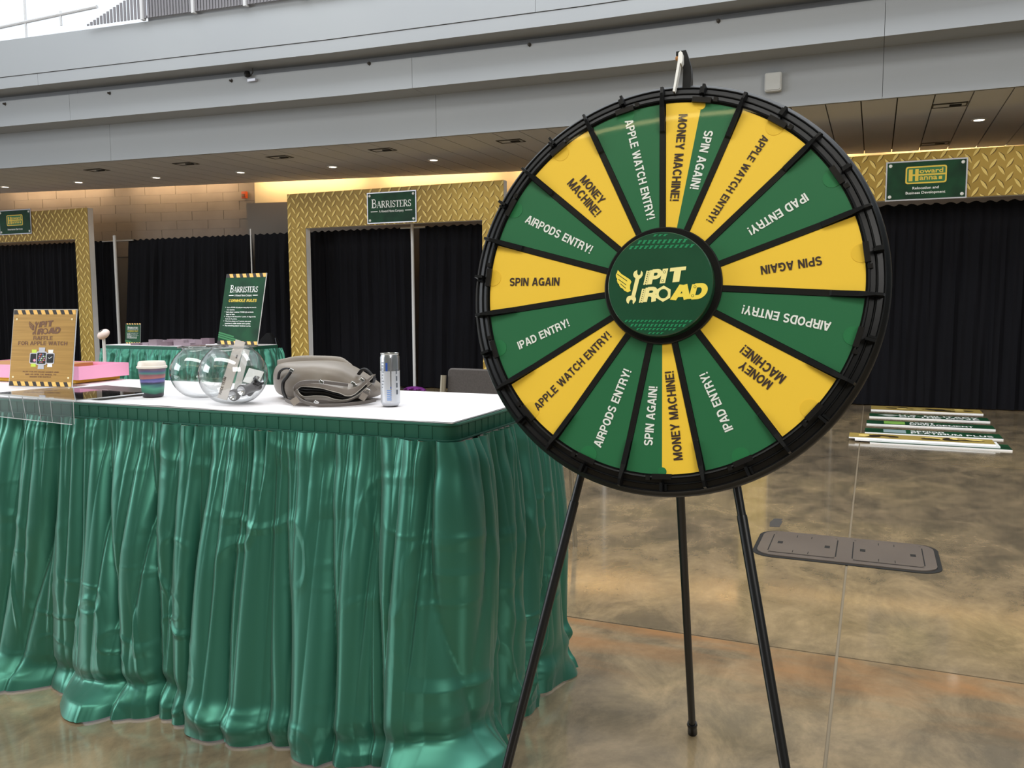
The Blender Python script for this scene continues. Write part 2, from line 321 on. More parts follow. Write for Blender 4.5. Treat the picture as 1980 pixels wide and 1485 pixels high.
def put_text(mb, txt, x, y, width, m, T, font=None, height=None, align='C', shear=0, gap=.08, z=0):
    Q, w = text_quads(txt, font, gap); k = width/w if width else height; hy = height if height else k
    x0 = x-(k*w/2 if align == 'C' else 0)
    for q, kk in Q:
        mb.add([(x0+p[0]*k+p[1]*hy*shear, y+p[1]*hy, z+kk*3e-5) for p in q], [(0, 1, 2, 3)], m, T)
    return k
_fc = {}
def put_font(mb, txt, x, y, height, m, T, bold=.018, width=None, align='CENTER', z=0, shear=0, spacing=1):
    key = (txt, bold, shear, spacing)
    if key not in _fc:
        c = bpy.data.curves.new('tmp', 'FONT'); c.body = txt; c.size = 1; c.offset = bold; c.shear = shear; c.resolution_u = 3; c.space_character = spacing
        o = bpy.data.objects.new('tmp', c); COL.objects.link(o); bpy.context.view_layer.update()
        me = bpy.data.meshes.new_from_object(o.evaluated_get(bpy.context.evaluated_depsgraph_get()))
        v = [tuple(a.co) for a in me.vertices]; f = [tuple(p.vertices) for p in me.polygons]
        bpy.data.objects.remove(o); bpy.data.curves.remove(c); bpy.data.meshes.remove(me); _fc[key] = (v, f)
    v, f = _fc[key]; xs = [a[0] for a in v]; wd = max(xs)-min(xs); ky = height/.70; kx = width/wd if width else ky
    off = x-(min(xs)+max(xs))/2*kx if align == 'CENTER' else x-min(xs)*kx
    mb.add([(off+a[0]*kx, y+a[1]*ky, z) for a in v], f, m, T)

# ================================================================== THE SETTING
FP = [(-19.65, 7.9), (-11.8, 8.68), (-8.62, 8.944), (-5.914, 9.167), (-2.893, 9.30), (0.008, 9.33), (9, 9.33)]
WP = [(-20, 9.9), (-14.65, 10.80), (-9.63, 11.62), (-5.29, 12.34), (0, 12.92), (1.73, 13.07), (9, 13.5)]
def interp(P, x):
    for a, b in zip(P[:-1], P[1:]):
        if x <= b[0]: return a[1]+(b[1]-a[1])*(x-a[0])/(b[0]-a[0])
    return P[-1][1]
# floor: concrete slabs with recessed joints
fl = obj('floor', MB().box(-20.1, 12, -8, 15.2, -.2, -.003), 'joint', kind='structure')
xs = [-20.08+4*i for i in range(9)]; ys = [-9+4*i for i in range(7)]
for i in range(8):
    for j in range(6):
        g = .005
        obj('slab', MB().box(xs[i]+g, xs[i+1]-g, ys[j]+g, min(ys[j+1], 15.2)-g, -.0029, 0), 'concrete', fl)
# soffit planks
soffit = obj('ceiling', MB().box(-20, 9, 9.4, 10.4, 3.30, 3.36), 'recess', kind='structure')
x = -19.9
while x < 8.6:
    if x > -19: pass
    a, b = x+.006, x+.334-.006
    pts = [(a, interp(FP, a)+.03), (b, interp(FP, b)+.03), (b, interp(WP, b)-.3), (a, interp(WP, a)-.3)]
    obj('plank', MB().prism(pts, 3.2, 3.225), 'soffit', soffit); x += .334
pts = [(p[0], p[1]+.05) for p in FP[1:]]+[(9, 13.1)]+[(p[0], p[1]-.36) for p in WP[::-1][1:]]+[(-19, 9.4), (-19, 8.05)]
obj('backing', MB().prism(pts, 3.227, 3.24), 'dark', soffit)  # added unseen slab, stops cove light leaking through the plank gaps
# cove lid over the lamps
mb = MB()
for a, b in zip(WP[:-1], WP[1:]): mb.prism([(a[0], a[1]-.75), (b[0], b[1]-.75), (b[0], b[1]+.1), (a[0], a[1]+.1)], 3.5, 3.56)
obj('cove_lid', mb, 'wall', soffit)
# back wall: tiled stretch on the left (tiles as pieces), plaster with a ledge to the right
wl = MB(); XE = -9.63
for a, b in zip(WP[:2], WP[1:3]): wl.prism([(a[0], a[1]+.03), (b[0], b[1]+.03), (b[0], b[1]+.2), (a[0], a[1]+.2)], 0, 3.5)
tw = obj('wall_left', wl, 'lowwall', kind='structure')
tile_mesh = MB().box(0, .596, .024, .03, 0, .1475).mesh('tile', 'tile')
for r in range(9):
    z = 2.06+r*.150
    for c in range(9):
        x0 = XE-.6*(c+1)+(.3 if r % 2 else 0)
        if x0+.6 > XE+.01: continue
        yy = interp(WP, x0); ang = math.atan2(interp(WP, x0+.6)-yy, .6)
        link('tile', tile_mesh, tw, TR(x0, yy, z, rz=ang))
wr = MB()
for a, b in zip(WP[2:-1], WP[3:]): wr.prism([(a[0], a[1]), (b[0], b[1]), (b[0], b[1]+.2), (a[0], a[1]+.2)], 0, 3.5)
obj('wall_back', wr, 'wall', kind='structure')
lw = MB()
for a, b in zip(WP[2:-1], WP[3:]): lw.prism([(a[0], a[1]-.22), (b[0], b[1]-.22), (b[0], b[1]-.02), (a[0], a[1]-.02)], 0, 2.88)
obj('wall_ledge', lw, 'lowwall', kind='structure')
# stepped fascias (painted panels with joints)
def band(name, off, th, z0, z1, m, seams=(), gap=.002):
    root = None; cuts = sorted(set([p[0] for p in FP]+list(seams)))
    for a, b in zip(cuts[:-1], cuts[1:]):
        ga = gap if a in seams else 0; gb = gap if b in seams else 0
        A, B = (a+ga, interp(FP, a+ga)-off), (b-gb, interp(FP, b-gb)-off)
        mb = MB().prism([A, B, (B[0], B[1]+th), (A[0], A[1]+th)], z0, z1)
        if root is None: root = obj(name, mb, m, kind='structure')
        else: obj('panel', mb, m, root)
    return root
mb = MB()
for a, b in zip(FP[:-1], FP[1:]): mb.prism([(a[0], a[1]+.05), (b[0], b[1]+.05), (b[0], b[1]+.12), (a[0], a[1]+.12)], 3.24, 4.7)
obj('wall_core', mb, 'tape', kind='structure')  # added unseen backing, keeps sky from shining through the panel seams
band('trim_1', 0, .04, 3.2, 3.70, 'fascia', (-15.2, -9.788, -4.9, .001, 4.9))
band('trim_2', .38, .45, 3.69, 4.03, 'fascia', (-15.0, -10.05, -5.0, .001, 5.0))
band('trim_3', .25, .4, 4.034, 4.15, 'recess', (-10.05,))
band('trim_4', .62, .5, 4.12, 4.265, 'fascia', (-10.3, 0.0))
band('trim_5', .628, .45, 4.272, 4.74, 'fascia', (-15.0, -3.4, 3.0))
# guard rail with mesh panels above
rl = thing('guard_rail', 'grey mesh guard rail along the top of the stepped white balcony', 'railing', (0, 0, 4.74))
def rp(x, off=.70): return (x, interp(FP, x)-off)
posts = [-9.40, -8.50, -7.74, -7.0, -6.2, -5.4, -4.6]
for p in posts[1:]:
    q = rp(p); obj('post', MB().box(q[0]-.02, q[0]+.02, q[1]-.01, q[1]+.05, 0, 1.1), 'rail', rl)
for a, b in zip(posts[:-1], posts[1:]):
    qa, qb = rp(a), rp(b); n = 16; mb = MB()
    ang = math.atan2(qb[1]-qa[1], qb[0]-qa[0]); L_ = math.hypot(qb[0]-qa[0], qb[1]-qa[1])
    for i in range(n): mb.box(.03+i*(L_-.05)/n, .03+(i+.62)*(L_-.05)/n, .01, .02, .02, 1.05 if a > -9.3 else .03+.36*(i+.5)*L_/n)  # first panel's slats slope, shaped after the bright window bloom
    if a > -9.3:
        for zz in (.02, .5, 1.03): mb.box(.02, L_-.02, .02, .03, zz, zz+.03)
    o = obj('mesh_panel', mb, 'mesh', rl, TR(qa[0], qa[1], 0, rz=ang)); o['kind'] = 'stuff'
obj('infill', MB().prism([rp(-8.5, .6), rp(-4.6, .6), rp(-4.6, .55), rp(-8.5, .55)], 0, 1.1), 'recess', rl)
obj('top_rail', MB().tube([(rp(p)[0], rp(p)[1]+.02, 1.12) for p in posts[1:]], .03), 'rail', rl)
# glazing beyond the balcony end (sky behind thin bars)
wn = obj('window_1', MB().tube([(-14.6, 7.9, 4.75), (-9.3, 8.3, 5.02)], .022, 8), 'rail', kind='structure')
for x, z0, z1 in ((-12.1, 4.62, 5.6), (-11.35, 4.75, 4.93), (-10.5, 4.7, 5.8), (-9.9, 4.85, 5.03)):
    y = 7.9+(x+14.6)/5.3*.4
    obj('bar', MB().tube([(x, y, z0), (x, y, z1)], .014, 8), 'rail', wn)
# the rest of the hall: roof with trusses, right wall, wall behind the camera
roof = MB(); roof.box(-18, 12, -9, 1.2, 9.3, 9.5); roof.box(-18, 12, 4.2, 7.0, 9.3, 9.5)
ro = obj('roof', roof, 'roof', kind='structure')
for i in range(6):
    y = -7.5+i*2.1
    for dz in (0, .45):
        obj('truss_chord', MB().tube([(-17+k*2, y, 7.2+dz+1.2*math.sin(PI*(k/14))) for k in range(15)], .07, 8), 'truss', ro)
obj('wall_rear', MB().box(-18, 12, -9.2, -9, 0, 9.3), 'frost', kind='structure')
for q, (yy, zz) in enumerate(((-8.4, 7.3), (-7.9, 7.9))):  # added glowing tubes, put in to reflect as curves in the wheel cover
    t = thing('reflection_strip', ('lower' if q == 0 else 'upper')+' added glowing curve behind the view, reflected in the wheel cover', 'light', (0, yy, zz))
    obj('tube', MB().tube([(-8+k*1.1, 0, .9*math.sin(PI*(k/14))) for k in range(15)], .035, 8), 'strip', t)
obj('wall_right', MB().box(11.8, 12, -9, 15, 0, 9.3), 'frost', kind='structure')

# cove lamps and downlights
cl = thing('cove_light', 'warm linear light hidden in the ceiling slot along the back wall', 'light', (0, 0, 3.24))
for a, b in zip(WP[:-1], WP[1:]):
    n = max(1, round((b[0]-a[0])/2.5))
    for i in range(n):
        p = (a[0]+(b[0]-a[0])*(i+.08)/n, a[1]+(b[1]-a[1])*(i+.08)/n-.36); q = (a[0]+(b[0]-a[0])*(i+.92)/n, a[1]+(b[1]-a[1])*(i+.92)/n-.36)
        obj('lamp_tube', MB().tube([(p[0], p[1], .02), (q[0], q[1], .02)], .018, 8), 'lamp', cl)
        l = bpy.data.lights.new('cove_lamp', 'AREA'); l.shape = 'RECTANGLE'; l.size = math.hypot(q[0]-p[0], q[1]-p[1]); l.size_y = .06; l.energy = (9 if a[0] < -9.7 else 16)*l.size/2.1; l.color = (1, .68, .36)
        o = bpy.data.objects.new('cove_lamp', l); COL.objects.link(o); mx, my = (p[0]+q[0])/2, (p[1]+q[1])/2
        o.location = (mx, my+.06, 3.31); ang = math.atan2(q[1]-p[1], q[0]-p[0])
        dr = Vector((-math.sin(ang)*.9, math.cos(ang)*.9, -.28)); o.rotation_euler = dr.to_track_quat('-Z', 'Y').to_euler()
dl = [(-13.5, 10.0), (-11.94, 10.13), (-10.42, 10.27), (-8.87, 10.40), (-7.31, 10.54), (-5.705, 10.64), (.99, 10.82)]
dname = ['leftmost', 'second', 'third', 'fourth', 'fifth', 'sixth']
for i, (x, y) in enumerate(dl):
    lab = 'small round recessed downlight in the soffit, %s from the left' % dname[i] if i < 6 else 'small round recessed downlight in the soffit above the relocation sign'
    if i == 0: lab = 'small round recessed downlight in the soffit, leftmost of all'
    t = thing('downlight', lab, 'light', (x, y, 3.2), 0, 'recessed downlights in the soffit')
    obj('trim_ring', MB().lathe([(.055, 0), (.08, 0), (.08, -.008), (.055, -.008)], 20, closed=True), 'white', t)
    obj('lens', MB().lathe([(.0001, -.003), (.055, -.003)], 20), 'lamp', t)
# air slots in the soffit
for i, (x, y) in enumerate([(-10.8, 9.25), (-9.2, 9.36), (-7.65, 9.47), (-6.1, 9.58), (-4.35, 9.72), (.474, 9.80), (.474, 12.1)]):
    lab = ['air slot in the soffit, nearest the left edge', 'second air slot from the left in the soffit', 'third air slot from the left in the soffit', 'air slot in the soffit above the middle gold frame', 'air slot in the soffit just left of the prize wheel', 'front air slot in the plank soffit above the relocation sign', 'rear air slot in the plank soffit, close to the gold header'][i]
    t = thing('air_slot', lab, 'vent', (x, y, 3.2), 0, 'air slots in the soffit')
    obj('frame', MB().box(0, .322, 0, .012, -.006, 0).box(0, .322, .19, .2, -.006, 0).box(0, .012, .012, .19, -.006, 0).box(.31, .322, .012, .19, -.006, 0), 'tape', t)
    obj('slot', MB().box(.012, .31, .012, .05, -.004, -.0005).box(.16, .27, .09, .15, -.012, -.0005), 'dark', t)

# fittings on the fascias
t = thing('loudspeaker', 'square white loudspeaker on the lower fascia right of the wheel top', 'speaker', (-1.03, 9.318, 3.45))
obj('cabinet', MB().prism(rrect(-.085, .085, -.095, .095, .02), 0, .07, None, TR(0, -.0, 0, rx=PI/2)), 'speaker', t, bevel=.008)
obj('grille', MB().prism(rrect(-.07, .07, -.08, .08, .015), .07, .078, None, TR(rx=PI/2)), 'speaker', t)
t = thing('camera_fixture', 'small black dome camera on the upper fascia at left', 'camera', (-7.20, interp(FP, -7.20)-.38, 4.0))
obj('bracket', MB().box(-.02, .1, -.04, 0, -.05, -.02), 'silver', t)
obj('dome', MB().lathe([(.0001, -.04), (.03, -.03), (.042, 0), (.03, .035), (.0001, .045)], 16, None, TR(0, -.06, .03)), 'black', t)
obj('cable', MB().tube([(.02, -.02, .02), (.05, -.015, .06), (.04, -.01, .11)], .006, 6), 'tape', t)
for i, x in enumerate((-11.18, -9.376, -7.483, -5.561, -3.568, -1.542)):
    lab = ['sprinkler head on the upper fascia at the far left edge', 'sprinkler head on the upper fascia, second from the left', 'sprinkler head on the upper fascia just left of the black camera', 'sprinkler head on the upper fascia above the middle gold frame', 'sprinkler head on the upper fascia left of the wheel', 'sprinkler head on the upper fascia right of the wheel pointer'][i]
    t = thing('sprinkler', lab, 'sprinkler', (x, interp(FP, x)-.38, 4.02 if i > 2 else 3.99), 0, 'sprinkler heads on the fascia')
    obj('nozzle', MB().lathe([(.0001, .035), (.012, .03), (.016, 0), (.026, 0)], 12, None, TR(rx=PI/2)), 'tape', t)
t = thing('fire_strobe', 'small orange fire strobe on the tiled wall left of the ledge', 'alarm', (-9.80, interp(WP, -9.8), 3.03))
obj('housing', MB().box(-.045, .045, -.05, 0, -.04, .07), 'orange', t)
obj('lens', MB().box(-.03, .02, -.065, -.05, -.02, .03), 'brown', t)

# ================================================================== GOLD FRAMES
def frame(x0, x1, label, name='gold_frame'):
    t = thing(name, label, 'frame', ((x0+x1)/2, 10.3, 0), 0, 'gold tread-plate portals'); w = (x1-x0)/2; th = .11
    H0, H1, pw = 2.31, 2.81, .31
    def tread(X0, X1, Z0, Z1, nm):
        par = obj(nm, MB().box(X0, X1, 0, .006, Z0, Z1), 'gold', t)
        obj(nm+'_core', MB().box(X0, X1, .006, th, Z0, Z1), 'foam', par)
        mb = MB(); px, pz = .155, .14
        def loz(cx, cz, s):
            L_, a = .062, math.radians(56)*s
            c, sn = math.cos(a), math.sin(a)
            up = [(u*L_, .017*(1-u*u)) for u in (-1, -.6, 0, .6, 1)]; lo = [(u*L_, -.013*(1-u*u)) for u in (.6, 0, -.6)]
            R = lambda P, ex=0: [(cx+p[0]*c-p[1]*sn+ex, cz+p[0]*sn+p[1]*c) for p in P]
            def ok(P): return all(X0 < p[0] < X1 and Z0 < p[1] < Z1 for p in P)
            A = R(up+lo)
            if not ok(A):
                A = [(min(max(p[0], X0), X1), min(max(p[1], Z0), Z1)) for p in A]
                if max(p[1] for p in A)-min(p[1] for p in A) < .02 or max(p[0] for p in A)-min(p[0] for p in A) < .015: return
            cr = [(u*L_, -.013*(1-u*u)) for u in (-1, -.6, 0, .6, 1)]+[(u*L_, -.024*(1-u*u)) for u in (.6, 0, -.6)]
            if s < 0: cr = [(p[0], -p[1]*1.1) for p in cr]
            B = [(min(max(p[0], X0), X1), min(max(p[1], Z0), Z1)) for p in R(cr)]
            mb.add([(p[0], -.0012, p[1]) for p in B], [tuple(range(len(B)))], 'goldlo')
            mb.add([(p[0], -.002, p[1]) for p in A], [tuple(range(len(A)))], 'goldhi')
        nx = int((X1-X0)/px)+2; nz = int((Z1-Z0)/pz)+2
        for i in range(-1, nx):
            for k in range(-1, nz):
                loz(X0+i*px+.03, Z0+k*pz+.05, 1); loz(X0+(i+.5)*px+.03, Z0+(k+.5)*pz+.05, -1)
        obj('tread_print', mb, None, par, kind='stuff')
    tread(-w, w, H0, H1, 'header'); tread(-w, -w+pw, 0, H0, 'post'); tread(w-pw, w, 0, H0, 'post')
    return t
frame(-15.38, -11.98, 'gold tread-plate portal frame at the left edge with insurance sign')
frame(-7.95, -4.50, 'gold tread-plate portal frame in the middle with a white-lettered green sign')
frame(-1.42, 2.32, 'gold tread-plate portal frame at right behind the prize wheel')

def wall_sign(name, label, x0, x1, z0, z1, fill):
    t = thing(name, label, 'sign', ((x0+x1)/2, 10.282, (z0+z1)/2)); w, hh = (x1-x0)/2, (z1-z0)/2
    F = TR(rx=PI/2)   # local x right, y up, z towards viewer (-Y)
    obj('border', MB().prism([(-w, -hh), (w, -hh), (w, hh), (-w, hh)], -.014, 0, None, F), 'silver', t)
    obj('face', MB().prism([(-w+.014, -hh+.014), (w-.014, -hh+.014), (w-.014, hh-.014), (-w+.014, hh-.014)], 0, .003, None, F), 'green', t)
    for sx in (-1, 1):
        for sy in (-1, 1):
            obj('rivet', MB().lathe([(.0001, .010), (.012, .008), (.018, .003)], 14, None, F @ Matrix.Translation((sx*(w-.045), sy*(hh-.045), 0))), 'white', t)
    lt = MB(); fill(lt, w, hh, F @ Matrix.Translation((0, 0, .0045))); obj('lettering', lt, None, t)
    return t
def barristers(mb, T, cx, cy, W_, m='white', m2='white'):
    put_text(mb, 'BARRISTERS', cx, cy, W_, m, T, SERIF, gap=.0)
    k = W_/7.2
    put_font(mb, 'A Howard Hanna Company', cx, cy-k*.72, k*.36, m2, T, .012, width=W_*.62)
    for s in (-1, 1):
        xa, xb = sorted((cx+s*W_*.345, cx+s*W_*.52)); mb.poly([(xa, cy-k*.62), (xb, cy-k*.62), (xb, cy-k*.5), (xa, cy-k*.5)], m2, T)
def hh_logo(mb, T, cx, cy, s):
    # rounded frame with tall H, bar and two half words
    w, hh = 1.0*s, .46*s
    outer = rrect(cx-w, cx+w, cy-hh, cy+hh, .12*s); inner = rrect(cx-w+.075*s, cx+w-.075*s, cy-hh+.075*s, cy+hh-.075*s, .08*s)
    mb.poly([(p[0], p[1], 0) for p in outer], 'yellowp', T); mb.poly([(p[0], p[1], .0006) for p in inner], 'greenmid', T)
    q = lambda x0, x1, y0, y1: mb.poly([(cx+x0*s, cy+y0*s, .0012), (cx+x1*s, cy+y0*s, .0012), (cx+x1*s, cy+y1*s, .0012), (cx+x0*s, cy+y1*s, .0012)], 'yellowp', T)
    q(-.84, -.65, -.31, .31); q(-.53, -.36, -.31, .31); mb.poly([(cx+a*s, cy+b*s, .0016) for a, b in ((-.84, -.045), (.94, -.045), (.94, .045), (-.84, .045))], 'yellowp', T)
    put_font(mb, 'oward', cx+.25*s, cy+.09*s, .235*s, 'yellowp', T, .02, width=1.14*s, z=.0012)
    put_font(mb, 'anna', cx+.12*s, cy-.27*s, .26*s, 'yellowp', T, .02, width=.86*s, z=.0012)
    q(.62, .78, -.27, -.11)
wall_sign('booth_sign', 'dark green framed sign with white serif capitals on the middle gold header', -6.574, -5.79, 2.325, 2.752, lambda mb, w, hh, T: barristers(mb, T, 0, -.0, w*1.62))
def f_reloc(mb, w, hh, T):
    hh_logo(mb, T, 0, .055, .20)
    put_font(mb, 'Relocation and', 0, -.095, .027, 'white', T, .02, width=.255); put_font(mb, 'Business Development', 0, -.145, .027, 'white', T, .02, width=.385)
wall_sign('booth_sign', 'dark green framed relocation and business development sign on the right gold header', .065, .856, 2.30, 2.721, f_reloc)
def f_ins(mb, w, hh, T):
    hh_logo(mb, T, 0, .03, .20); put_font(mb, 'Insurance Services', 0, -.135, .03, 'white', T, .02, width=.37)
wall_sign('booth_sign', 'dark green framed insurance services sign on the left gold header', -14.08, -13.295, 2.437, 2.855, f_ins)

# ================================================================== PIPE AND DRAPE
def drape(x0, x1, label, y=10.72, zt=2.27, l0=0, l1=0, seed=0, z0=.012, name='drape', rz=0):
    rng = np.random.RandomState(seed); n = int((x1-x0)*46); nv = 14
    u = np.linspace(0, 1, n+1); ph = np.cumsum(.6+rng.rand(n+1)*.9); ph = ph/ph[-1]*(x1-x0)/.21*2*PI
    amp = .012+.026*np.interp(u, np.linspace(0, 1, 14), rng.rand(14)); mid = np.interp(u, np.linspace(0, 1, 11), rng.rand(11)**1.6)
    V = []; 
    for j in range(nv+1):
        v = j/nv; z = zt+.03-(zt+.03-z0)*v
        xa = x0+l0*v; xb = x1+l1*v
        A = amp*(0.35+.65*min(v*5, 1))*(.45+1.0*mid)
        if j == 0: A = A*.3
        yy = y+A*np.sin(ph)+.012*np.sin(ph*2.3+3*v)
        if j == 0: yy = y+.02+.3*A*np.sin(ph*2)
        zz = z+ (.012*np.sin(ph*1.7) if j == 0 else 0)
        for i in range(n+1): V.append((xa+(xb-xa)*u[i], yy[i], float(zz[i] if j == 0 else z)))
    Fc = [(j*(n+1)+i, (j+1)*(n+1)+i, (j+1)*(n+1)+i+1, j*(n+1)+i+1) for j in range(nv) for i in range(n)]
    o = obj(name, MB().add(V, Fc, 'drape', None, True), None)
    o['label'] = label; o['category'] = 'drape'; o['group'] = 'black booth drapes'
    return o
drape(-17.0, -15.2, 'black booth drape beyond the left edge of the picture', seed=1)
drape(-15.2, -11.86, 'black booth drape seen through the left gold portal', seed=2)
drape(-11.57, -8.98, 'black booth drape behind the small table, between the two thin poles', seed=3, l0=-.20)
drape(-8.93, -6.16, 'black booth drape in the left half of the middle gold portal', seed=4, l1=.05)
drape(-6.0, -3.25, 'black booth drape in the right half of the middle gold portal, behind the grey chair', seed=5, l0=-.05)
drape(-3.2, -.45, 'black booth drape behind the prize wheel and its right gold post', seed=6)
drape(-.42, 2.45, 'black booth drape below the relocation sign at the right edge', seed=8)
drape(2.5, 5.2, 'black booth drape beyond the right edge of the picture', seed=9)
def pole(x, label, r=.02, y=10.68, top=2.36, bar=None, base=True):
    t = thing('drape_pole', label, 'pole', (x, y, 0), 0, 'uprights of the booth drapes')
    obj('upright', MB().tube([(0, 0, .006), (0, 0, top)], r, 12), 'polewhite', t)
    if base: obj('base_plate', MB().prism(rrect(-.16, .16, -.16, .16, .02), 0, .008), 'steelblk', t)
    obj('cap', MB().lathe([(.0001, top+.025), (r*.9, top+.018), (r*1.15, top)], 12), 'polewhite', t)
    if bar: obj('crossbar', MB().tube([(bar[0], .02, 2.29), (bar[1], .02, 2.29)], .014, 8), 'alu', t)
pole(-11.80, 'white drape upright with hooks, right of the left gold portal', .026, 10.66, bar=(-.3, .4))
pole(-8.955, 'thin grey drape upright rising behind the cornhole rules board', .011)
pole(-6.085, 'shiny drape upright in the gap between the two drapes of the middle portal', .022, bar=(-.2, .2))
pole(-3.225, 'drape upright hidden behind the prize wheel', .02)
pole(-.435, 'drape upright behind the drapes under the relocation sign', .015, y=10.80)

# ================================================================== FLOOR ITEMS (right)
def board(label, x0, x1, y0, y1, z, parts, core='foam', th=.012, name='sign_board', rz=0):
    t = thing(name, label, 'sign', ((x0+x1)/2, (y0+y1)/2, z), rz, 'sign boards laid on the floor'); w, d = (x1-x0)/2, (y1-y0)/2
    obj('core', MB().box(-w, w, -d, d, 0, th), core, t)
    mb = MB(); parts(mb, w, d, Matrix.Translation((0, 0, th))); obj('print', mb, None, t); return t
def quad(mb, x0, x1, y0, y1, m, T, z=.001): mb.poly([(x0, y0, z), (x1, y0, z), (x1, y1, z), (x0, y1, z)], m, T)
def camo(mb, w, d, T, seed=1):
    quad(mb, -w, w, -d, d, 'camo1', T); r = random.Random(seed)
    for i in range(16):
        cx, cy = r.uniform(-w+.11, w-.11), r.uniform(-d+.085, d-.085); a, b = r.uniform(.04, .09), r.uniform(.03, .07)
        mb.poly([(cx+a*math.cos(t)*r.uniform(.6, 1.2), cy+b*math.sin(t)*r.uniform(.6, 1.2), .002+i*.00002) for t in [k*PI/4 for k in range(8)]], 'camo2' if i % 4 else 'goldhi', T)
board('gold and black patterned board, farthest of the boards on the floor', 0, 1.105, 10.23, 10.60, 0, lambda mb, w, d, T: camo(mb, w, d, T, 3))
def p1(mb, w, d, T):
    quad(mb, -w, w, -d, d, 'green', T)
    put_text(mb, 'U.S. MILITARY', .1, .01, .74, 'white', T, height=.085, z=.002); put_text(mb, 'ON THE MOVE', .1, -.10, .74, 'white', T, height=.085, z=.002)
    mb.poly([(-.48, -.01, .002), (-.40, .06, .002), (-.33, .06, .002), (-.25, -.01, .002), (-.32, .01, .002), (-.365, .03, .002), (-.41, .01, .002)], 'white', T)
    mb.poly([(-.43, -.04, .002), (-.365, -.075, .002), (-.30, -.04, .002), (-.365, -.02, .002)], 'white', T)
board('green board reading U.S. military on the move, second farthest on the floor', -.014, 1.10, 9.60, 9.87, 0, p1)
def p2(lines, block):
    def f(mb, w, d, T):
        quad(mb, -w, w, -d, d, 'green', T); quad(mb, -.40, -.21, -.10, .10, block, T, .002)
        for i, (s, wd) in enumerate(lines): put_text(mb, s, -.17, .01-.105*i, wd, 'white', T, height=.085, z=.002, align='L')
    return f
board('green board with a lime block reading asset management', -.036, 1.08, 9.01, 9.28, 0, p2([('ASSET', .22), ('MANAGEMENT', .55)], 'lime'))
board('green board with a grey block reading senior platinum plus', -.046, 1.07, 8.40, 8.68, 0, p2([('SENIOR', .28), ('PLATINUM PLUS', .66)], 'greyp'))
board('green board lying under the nearest gold and black boards', .0, 1.06, 7.79, 8.07, 0, lambda mb, w, d, T: quad(mb, -w, w, -d, d, 'green', T))
board('gold and black patterned board, nearest on the floor, on top of its stack', -.17, .95, 7.87, 8.13, .026, lambda mb, w, d, T: camo(mb, w, d, T, 5))
board('white-edged board in the middle of the nearest stack on the floor', -.12, .98, 7.84, 8.1, .013, lambda mb, w, d, T: quad(mb, -w, w, -d, d, 'white', T))
# floor box lid
t = thing('floor_box', 'grey steel twin-lid utility box flush in the concrete floor', 'floor box', (-.095, 4.335, 0))
obj('surround', MB().prism(rrect(-.415, .415, -.245, .245, .1, 6), 0, .003), 'dark', t)
obj('lid_frame', MB().prism(rrect(-.395, .395, -.225, .225, .09, 6), .003, .008), 'metalplate', t)
for s in (-1, 1):
    c = .19*s
    lid = obj('lid', MB().prism(rrect(c-.15, c+.15, -.175, .175, .02), .008, .0105), 'metalplate', t)
    g = MB()
    for a, b, cc, d in ((c-.156, c-.151, -.15, .15), (c+.151, c+.156, -.15, .15), (c-.15, c+.15, .176, .181), (c-.15, c+.15, -.181, -.176)): g.box(a, b, cc, d, .008, .0084)
    for q in (-.11, .11): g.box(c+q-.012, c+q+.012, -.02, .02, .0105, .0112)
    for q in (-.04, .03):
        for yy in (-.14, .14): g.box(c+q-.0015, c+q+.0015, yy-.02, yy+.02, .0105, .0111)
    obj('slots', g, 'dark', lid)
o = obj('tape_patch', MB().prism([(-.02, -.1), (.03, -.09), (.035, .04), (.025, .06), (.03, .1), (-.015, .09), (-.028, .0)], 0, .001, None, TR(-.463, 4.76, 0)), 'tape')
o['label'] = 'small dark patch stuck on the floor behind the utility box'; o['category'] = 'tape'

